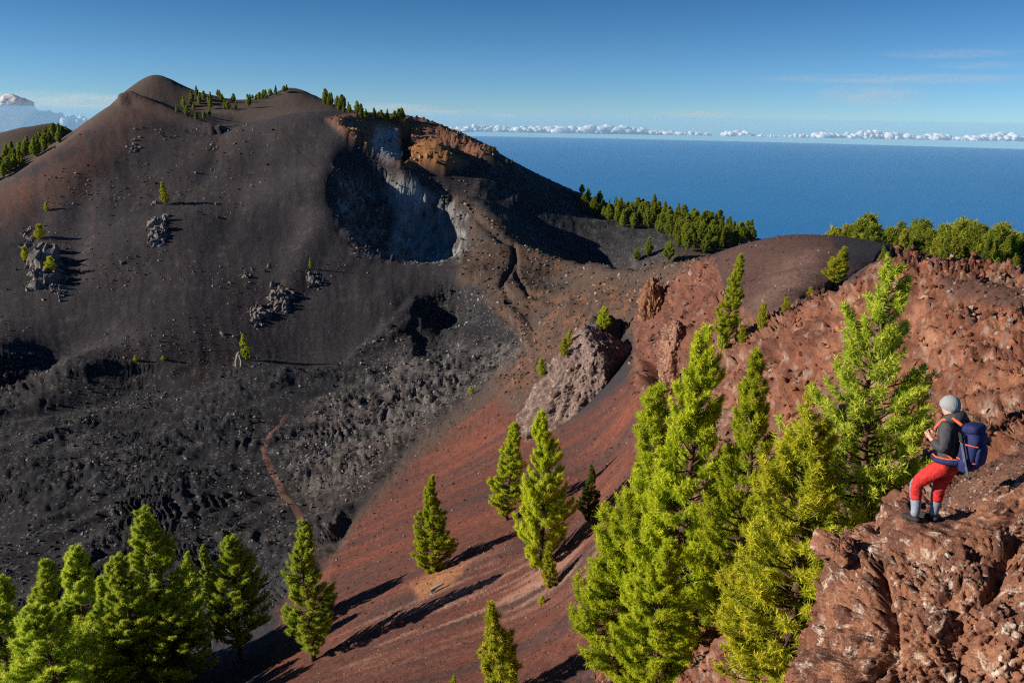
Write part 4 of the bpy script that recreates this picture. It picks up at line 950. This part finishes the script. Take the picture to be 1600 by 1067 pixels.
def skin_mesh(name, verts, edges, radii, mat, root=0, sub=2, crease=0.0):
    """one continuous body grown over a skeleton"""
    me = bpy.data.meshes.new(name); me.from_pydata([tuple(v) for v in verts], edges, [])
    o = bpy.data.objects.new(name, me); COL.objects.link(o)
    md = o.modifiers.new('skin', 'SKIN'); md.use_smooth_shade = True
    for i, r_ in enumerate(radii):
        me.skin_vertices[0].data[i].radius = r_ if not np.isscalar(r_) else (r_, r_); me.skin_vertices[0].data[i].use_root = (i == root)
    sb = o.modifiers.new('sub', 'SUBSURF'); sb.levels = sub; sb.render_levels = sub
    d_ = bpy.context.evaluated_depsgraph_get(); out = bpy.data.meshes.new_from_object(o.evaluated_get(d_)); out.name = name
    bpy.data.objects.remove(o); out.materials.clear(); out.materials.append(mat)
    n = len(out.vertices); co = np.empty(n * 3, np.float32); out.vertices.foreach_get('co', co); co = co.reshape(-1, 3)
    if crease:
        no = np.empty(n * 3, np.float32); out.vertices.foreach_get('normal', no); no = no.reshape(-1, 3)
        w = fbm(co * np.array([14, 14, 26]) + noise3(co * 6, 3)[:, None], 3, 8, .5, True)
        out.vertices.foreach_set('co', (co + no * (crease * w)[:, None]).astype(np.float32).ravel()); out.update()
    out.polygons.foreach_set('use_smooth', np.ones(len(out.polygons), bool))
    return out
def chain(*pts): return list(pts)
HY = math.atan2(.81, -.59); HS = .905
feet = (at(1441, 819, 10.68) + at(1470, 823, 10.72)) / 2
person = tag(link('person', None, loc=(0, 0, 0)), 'hiker in grey knit hat, charcoal jacket and red trousers on the rock ledge', 'person')
hipw = at(1479, 737, 10.75)
person.location = (hipw[0], hipw[1], FEET[2] + .0); person.rotation_euler = (0, 0, HY); person.scale = (HS,) * 3
LK, LA = (.31, .13, .54), (.24, .15, .09); RK, RA = (.11, -.09, .50), (.12, -.10, .09)
# body: pelvis, torso, head, two arms with fingers, two legs
bv = [(0, 0, .96), (.0, 0, 1.15), (.02, 0, 1.36), (.05, 0, 1.50), (.075, 0, 1.565), (.105, .0, 1.66), (.11, 0, 1.74)]
be = [(0, 1), (1, 2), (2, 3), (3, 4), (4, 5), (5, 6)]; br = [(.15, .12), (.135, .11), (.16, .11), (.065, .065), (.06, .06), (.085, .10), (.06, .075)]
def add(parent, pts, rad):
    for q, r_ in zip(pts, rad):
        bv.append(q); br.append(r_); be.append((parent, len(bv) - 1)); parent = len(bv) - 1
    return parent
Lh = (.0, .10, .91); Rh = (0, -.10, .91)
add(0, [Lh, (.18, .12, .73), LK, (.28, .14, .33), LA], [.10, .085, .062, .056, .034])
add(0, [Rh, (.06, -.095, .70), RK, (.115, -.095, .30), RA], [.10, .085, .062, .056, .034])
SLd, ELd, WLd = (.02, .19, 1.45), (-.06, .27, 1.17), (.17, .20, 1.245); SRd, ERd, WRd = (.03, -.19, 1.45), (.02, -.26, 1.18), (.23, -.06, 1.25)
wl = add(2, [SLd, (-.02, .235, 1.31), ELd, (.06, .24, 1.20), WLd], [.06, .05, .042, .04, .028])
pl_ = add(wl, [(.225, .175, 1.27)], [(.036, .022)])
for i, (dx, dy, dz, ln) in enumerate(((.085, -.030, .030, .9), (.090, -.045, .012, 1.0), (.085, -.052, -.006, .95), (.070, -.050, -.024, .8))):
    b0 = (.225 + dx * .4 * ln, .175 + dy * .3 * ln, 1.27 + dz); add(pl_, [b0, (b0[0] + dx * .5 * ln, b0[1] + dy * .8 * ln, b0[2] - .005), (b0[0] + dx * .6 * ln, b0[1] + dy * 1.5 * ln, b0[2] - .022)], [.010, .009, .0075])
add(pl_, [(.235, .165, 1.305), (.262, .140, 1.325)], [.011, .009])
wr = add(2, [SRd, (.02, -.235, 1.31), ERd, (.13, -.16, 1.21), WRd], [.06, .05, .042, .04, .028])
pr = add(wr, [(.275, -.02, 1.27)], [(.036, .022)])
for i, (dx, dy, dz, ln) in enumerate(((.060, .062, .030, .9), (.064, .070, .012, 1.0), (.060, .066, -.006, .95), (.05, .06, -.024, .8))):
    b0 = (.275 + dx * .4 * ln, -.02 + dy * .3 * ln, 1.27 + dz); add(pr, [b0, (b0[0] + dx * .4 * ln, b0[1] + dy * .6 * ln, b0[2]), (b0[0] + dx * .3 * ln, b0[1] + dy * 1.1 * ln, b0[2] - .018)], [.010, .009, .0075])
add(pr, [(.28, .0, 1.305), (.285, .03, 1.325)], [.011, .009])
add(5, [(.205, .0, 1.655)], [.016])                                         # nose
link('body', skin_mesh('body', bv, be, br, m_skin), person)
# clothing
link('jacket', skin_mesh('jacket', [(0, 0, .865), (-.01, 0, 1.05), (-.01, 0, 1.20), (.01, 0, 1.38), (.04, 0, 1.50), SLd, (-.03, .245, 1.31), ELd, (.06, .245, 1.205), (.15, .205, 1.235), SRd, (.02, -.245, 1.31), ERd, (.12, -.17, 1.215), (.21, -.075, 1.24)],
     [(0, 1), (1, 2), (2, 3), (3, 4), (3, 5), (5, 6), (6, 7), (7, 8), (8, 9), (3, 10), (10, 11), (11, 12), (12, 13), (13, 14)],
     [(.19, .155), (.18, .15), (.175, .145), (.20, .15), (.10, .10), .098, .084, .078, .07, .048, .095, .078, .072, .066, .046], m_jacket, sub=3, crease=.012), person)
link('hood', skin_mesh('hood', [(.12, .075, 1.53), (.04, .115, 1.56), (-.05, .085, 1.585), (-.08, 0, 1.59), (-.05, -.085, 1.585), (.04, -.115, 1.56), (.12, -.075, 1.53), (.14, 0, 1.51)],
     [(0, 1), (1, 2), (2, 3), (3, 4), (4, 5), (5, 6), (6, 7)], [.05, .066, .074, .078, .074, .066, .05, .04], m_jacket), person)
link('trousers', skin_mesh('trousers', [(0, 0, .96), (-.005, 0, .90), (.05, .105, .86), (.17, .125, .71), LK, (.29, .14, .37), (.28, .14, .29), (.03, -.10, .84), (.07, -.10, .68), RK, (.115, -.095, .34), (.117, -.095, .27)],
     [(0, 1), (1, 2), (2, 3), (3, 4), (4, 5), (5, 6), (1, 7), (7, 8), (8, 9), (9, 10), (10, 11)], [(.165, .14), (.16, .135), .125, .108, .086, .076, .074, .125, .106, .084, .076, .074], m_red, sub=3, crease=.011), person)
for a_, b_ in ((LK, LA), (RK, RA)):
    a_ = np.array(a_); b_ = np.array(b_); f = lambda t: tuple(b_ + (a_ - b_) * t)
    link('gaiter', skin_mesh('gaiter', [f(.62), f(.40), f(.15), tuple(b_ + np.array([.02, 0, -.03]))], [(0, 1), (1, 2), (2, 3)], [.080, .074, .060, .070], m_gaiter), person)
    link('boot', skin_mesh('boot', [tuple(b_ + np.array([-.04, 0, -.01])), tuple(b_ + np.array([-.03, 0, -.055])), tuple(b_ + np.array([.08, .01, -.055])), tuple(b_ + np.array([.19, .02, -.06]))], [(0, 1), (1, 2), (2, 3)], [.064, (.058, .055), (.052, .047), (.048, .036)], m_boot), person)
d_, F_ = cube_sphere(22)
hv = d_ * np.array([.125, .114, .130]); hv[:, 2] = np.where(d_[:, 2] < -.40, -.40 * .130 + .010 * np.sin(np.arctan2(d_[:, 1], d_[:, 0]) * 40) * 0 + .02 * (d_[:, 2] + .40), hv[:, 2])
hv[:, :2] *= np.where(d_[:, 2] < .12, 1.06, 1.0)[:, None]; hv *= (1 + .012 * np.sin(np.arctan2(d_[:, 1], d_[:, 0]) * 26))[:, None]
hat = link('knit_hat', mesh_np('knit_hat', hv, F_, m_hat), person, loc=(.092, 0, 1.715), rot=(0, -.22, 0))
# rucksack
def sup(axes, p, n=14, taper=0.0, bulge=0.0, seed=0):
    d, F = cube_sphere(n); Rr = ((np.abs(d) ** p).sum(1)) ** (-1 / p); V = d * Rr[:, None] * np.array(axes)
    V[:, :2] *= (1 - taper * V[:, 2:3] / axes[2])
    if bulge: V *= (1 + bulge * fbm(V * 9 + seed, 3, seed))[:, None]
    return V, F
pack = tag(link('backpack', None, loc=person.location, rot=(0, 0, HY), scale=HS), 'navy blue rucksack with orange straps on the hiker\'s back', 'backpack')
bd = link('pack_body', mesh_np('pack_body', *sup((.125, .165, .28), 3.6, 18, .06, .05, 3), m_navy), pack, loc=(-.27, 0, 1.20), rot=(0, -.06, 0))
link('lid', mesh_np('lid', *sup((.12, .15, .07), 3, 12, 0, .06, 5), m_navy), pack, loc=(-.25, 0, 1.49), rot=(0, .12, 0))
link('front_pocket', mesh_np('front_pocket', *sup((.05, .12, .15), 3, 12, 0, .06, 6), m_navy), pack, loc=(-.385, 0, 1.16))
for s in (1, -1):
    link('side_pocket', mesh_np('side_pocket', *sup((.07, .045, .10), 3, 10, 0, .06, 7), m_navy), pack, loc=(-.28, s * .165, 1.03))
    link('shoulder_strap', mesh_np('shoulder_strap', *tube([(-.14, s * .10, 1.52), (-.03, s * .125, 1.585), (.09, s * .135, 1.53), (.165, s * .14, 1.40), (.13, s * .17, 1.25), (.02, s * .205, 1.14), (-.12, s * .17, 1.06)], [.022, .026, .026, .024, .016, .012, .012], 8), m_orange), pack)
    hb = link('hip_belt', mesh_np('hip_belt', *tube([(-.17, s * .13, 1.01), (-.06, s * .20, 1.00), (.07, s * .195, .985), (.17, s * .09, .98), (.19, s * .0, .98)], [.04, .045, .04, .03, .022], 8), m_navy), pack)
    link('belt_trim', mesh_np('belt_trim', *tube([(-.17, s * .13, 1.05), (-.06, s * .215, 1.045), (.07, s * .21, 1.03), (.17, s * .10, 1.01)], [.012] * 4, 6), m_orange), hb)
    for z_ in (1.10, 1.33):
        link('compression_strap', mesh_np('compression_strap', *tube([(-.17, s * .165, z_), (-.28, s * .185, z_ - .02), (-.39, s * .12, z_ - .03)], [.010] * 3, 6), m_orange), pack)
for i, (yy, lab) in enumerate(((.19, 'folded trekking pole strapped to the near side of the rucksack'), (.215, 'second folded trekking pole strapped beside the first'))):
    tp_ = tag(link('trekking_pole', None, loc=person.location, rot=(0, 0, HY), scale=HS), lab, 'trekking pole', 'trekking poles on the rucksack')
    x0 = -.20 - .03 * i
    link('shaft', mesh_np('shaft', *tube([(x0, yy, 1.33), (x0 - .10, yy + .01, 1.05), (x0 - .175, yy + .01, .86)], [.011, .010, .008], 7), m_steel), tp_)
    link('grip', mesh_np('grip', *tube([(x0 + .04, yy, 1.45), (x0 + .02, yy, 1.40), (x0, yy, 1.33)], [.014, .018, .015], 8), m_black), tp_)
    link('basket', mesh_np('basket', *tube([(x0 - .158, yy + .01, .905), (x0 - .165, yy + .01, .888)], [.024, .022], 10), m_black), tp_)

# ================================================================== PATHS, DEAD WOOD, LOOSE STONES, HAZE
def ribbon(name, pts, width, mat, label, lift=.06, n=90):
    pts = np.array(pts, float); s = np.linspace(0, len(pts) - 1, n)
    us = np.interp(s, range(len(pts)), pts[:, 0]); vs = np.interp(s, range(len(pts)), pts[:, 1])
    for arr in (us, vs): arr[1:-1] = (arr[:-2] + 2 * arr[1:-1] + arr[2:]) / 4
    C_ = [hit(a, b) for a, b in zip(us, vs)]; C_ = np.array([c for c in C_ if c is not None])
    for _ in range(3): C_[1:-1] = (C_[:-2] + 2 * C_[1:-1] + C_[2:]) / 4
    t = np.gradient(C_, axis=0); sd = np.stack([-t[:, 1], t[:, 0], 0 * t[:, 0]], -1); sd /= np.linalg.norm(sd, axis=1, keepdims=True) + 1e-9
    rows = []
    for k_ in np.linspace(-1, 1, 5):
        w = width * .5 * (1 + .25 * np.sin(np.arange(len(C_)) * .31 + k_))[:, None]; q = C_ + sd * k_ * w
        q[:, 2] = [max(ground(x, y), z - .8) + lift * (1 - .9 * abs(k_)) for x, y, z in q]; rows.append(q)
    V = np.stack(rows, 1).reshape(-1, 3); m_ = len(C_)
    F = [(i * 5 + j, i * 5 + j + 1, (i + 1) * 5 + j + 1, (i + 1) * 5 + j) for i in range(m_ - 1) for j in range(4)]
    return tag(link(name, mesh_np(name, V, F, mat)), label, kind='structure')
k = NT('trodden_cinder'); p = k.pos(); m_path = k.done(k.bsdf(k.mix(k.noise(p, 1.2, 5), (.08, .043, .035), (.15, .08, .06)), .95, k.bump(k.noise(p, 4, 5), .5, .1), .1))
k = NT('shadowed_trodden_cinder'); p = k.pos(); m_path2 = k.done(k.bsdf(k.mix(k.noise(p, 1.0, 5), (.020, .017, .018), (.05, .04, .038)), .95, None, .1))  # dark tone puts the shadowed edge of the trail into its colour
ribbon('path', [(447, 648), (440, 662), (420, 680), (413, 695), (413, 712), (425, 735), (433, 752), (445, 775), (460, 795), (472, 812)], 1.2, m_path, 'narrow reddish footpath crossing the lava floor')
ribbon('path', [(438, 201), (450, 215), (470, 240), (487, 258), (500, 272), (508, 290), (522, 310)], 1.6, m_path2, 'trail climbing the black hill, coloured dark for its shadowed edge')

def bough(u, v, pts, rad, label, name='dead_tree'):
    g = hit(u, v); k_ = np.linalg.norm(g) / FPX
    P3 = np.array([[x * k_, y * k_, z * k_] for x, y, z in pts]); Vv, F = tube(P3, np.array(rad) * k_, 9)
    Vv = Vv + .25 * np.array(rad).mean() * k_ * np.stack([noise3(Vv / k_ * .5 + q, 5 + q) for q in range(3)], -1)
    return tag(link(name, mesh_np(name, Vv, F, m_dead), loc=g), label, 'dead tree')
bough(370, 572, [(0, 0, -2), (0, 0, 8), (3, 1, 19), (10, 2, 30), (14, 2, 35)], [2.6, 2.4, 2.1, 1.5, .8], 'curved pale dead trunk leaning against the lone pine at the hill foot')
bough(377, 572, [(0, 0, -2), (1, 0, 8), (-2, 1, 16), (4, 2, 22)], [2.2, 2.0, 1.6, .8], 'shorter pale dead trunk beside the curved one')
bough(678, 926, [(-5, 0, -2), (-3, 1, 4), (3, 3, 8), (14, 5, 14)], [3.0, 3.2, 2.6, 1.6], 'pale dead log lying on the red cinder slope', 'dead_log')

# ---- loose stones: one mass per ground
sr = np.random.default_rng(3)
ico_v = np.array([(0, 1, 1.618), (0, -1, 1.618), (0, 1, -1.618), (0, -1, -1.618), (1, 1.618, 0), (-1, 1.618, 0), (1, -1.618, 0), (-1, -1.618, 0), (1.618, 0, 1), (-1.618, 0, 1), (1.618, 0, -1), (-1.618, 0, -1)]) / 1.9
ico_f = np.array([(0, 1, 8), (0, 8, 4), (0, 4, 5), (0, 5, 9), (0, 9, 1), (3, 10, 6), (3, 6, 7), (3, 7, 11), (3, 11, 2), (3, 2, 10), (1, 6, 8), (8, 6, 10), (8, 10, 4), (4, 10, 2), (4, 2, 5), (5, 2, 11), (5, 11, 9), (9, 11, 7), (9, 7, 1), (1, 7, 6)])
k = NT('loose_stone'); p = k.pos(); b_ = k.attr('col')
c = k.mix(1.0, b_, k.ramp(k.noise(p, 5, 5, .7), (.3, .6), (.7, 1.35)), 'MULTIPLY'); m_stone = k.done(k.bsdf(c, .95, k.bump(k.noise(p, 9, 5), .6, .06), .15))
def scatter(name, mask, n, px, label, light=.25, tone=(1, 1, 1), rmax=420, sink=.25, power=2.2):
    w = (mask * (rg < rmax) * (U > -60) * (U < 1680) * (V_ < 1120) * (V_ > 100)).ravel(); w = w / w.sum()
    ix = sr.choice(w.size, n, p=w); P0 = G2.reshape(-1, 3)[ix] ; r_ = rg.ravel()[ix]
    sz = (px[0] + (px[1] - px[0]) * sr.uniform(0, 1, n) ** power) * r_ / FPX * .5
    P0 = P0 + sr.normal(0, .5, (n, 3)) * (r_ / FPX * 1.5)[:, None] - Ng.reshape(-1, 3)[ix] * (sz * sink)[:, None]
    q = sr.normal(size=(n, 4)); q /= np.linalg.norm(q, axis=1, keepdims=True); a, b, c_, d_ = q.T
    Rm = np.stack([1 - 2 * (c_ * c_ + d_ * d_), 2 * (b * c_ - a * d_), 2 * (b * d_ + a * c_), 2 * (b * c_ + a * d_), 1 - 2 * (b * b + d_ * d_), 2 * (c_ * d_ - a * b), 2 * (b * d_ - a * c_), 2 * (c_ * d_ + a * b), 1 - 2 * (b * b + c_ * c_)], -1).reshape(n, 3, 3)
    base_ = ico_v[None] * sr.uniform(.6, 1.3, (n, 12, 1)) * sr.uniform(.6, 1.25, (n, 1, 3))
    V = np.einsum('nij,nkj->nki', Rm, base_) * sz[:, None, None] + P0[:, None, :]
    F = (ico_f[None] + 12 * np.arange(n)[:, None, None]).reshape(-1, 3)
    cc = col.reshape(-1, 3)[ix] * np.array(tone) * sr.uniform(.45, 1.45, (n, 1)); lt = sr.uniform(0, 1, n) < light; cc[lt] = cc[lt] * .4 + np.array([.24, .21, .19]) * sr.uniform(.5, 1.1, (lt.sum(), 1))
    return tag(link(name, mesh_np(name, V.reshape(-1, 3), F, m_stone, False, {'col': np.repeat(np.clip(cc, .01, .7), 12, 0)})), label, 'loose stones', kind='stuff')
scatter('loose_clinker', z_crag * (rg > 12), 12500, (2.5, 13), 'rough red clinker strewn over the crag', .05, (1.0, .95, .9), sink=.3)
scatter('lava_blocks', np.clip(z_lava * smooth(-.15, .25, v1) + z_grey, 0, 1), 7000, (2.0, 7), 'broken lava blocks on the dark floor', .30, sink=.25)
scatter('scattered_stones', z_hill * smooth(-.1, .4, v3), 3500, (1.2, 5), 'small pale stones on the black hill', .5, rmax=480)
scatter('cinder_pebbles', np.clip(z_red + z_mound + z_trans, 0, 1), 7000, (1.2, 5), 'pebbles on the red cinder slope', .15)
scatter('rim_blocks', np.clip(z_shoulder + z_upper + z_crater + z_saddle, 0, 1), 4500, (2.5, 8), 'broken blocks along the crater rim', .2, rmax=500)
scatter('ledge_gravel', np.clip(z_shelf + z_plate, 0, 1), 1200, (2, 9), 'gravel on the ground behind the hiker', .2)

# ---- the air between here and the horizon
hx, z0, z1 = 162000.0, -3960.0, 75.0
hv_ = [(x, y, z) for x in (-hx, hx) for y in (-hx, hx) for z in (z0, z1)]
hme = bpy.data.meshes.new('haze'); hme.from_pydata(hv_, [], [(0, 1, 3, 2), (4, 6, 7, 5), (0, 4, 5, 1), (2, 3, 7, 6), (0, 2, 6, 4), (1, 5, 7, 3)]); hme.update()
hm = bpy.data.materials.new('haze_air'); hm.use_nodes = True; ht = hm.node_tree; ht.nodes.clear(); ho = ht.nodes.new('ShaderNodeOutputMaterial')
hp = ht.nodes.new('ShaderNodeVolumePrincipled'); hp.inputs['Color'].default_value = (.45, .76, 1.0, 1); hp.inputs['Density'].default_value = 4.6e-6; hp.inputs['Anisotropy'].default_value = 0.0
ht.links.new(hp.outputs[0], ho.inputs['Volume']); hme.materials.append(hm)
tag(link('haze', hme), 'pale blue haze in the air over the sea', kind='stuff')
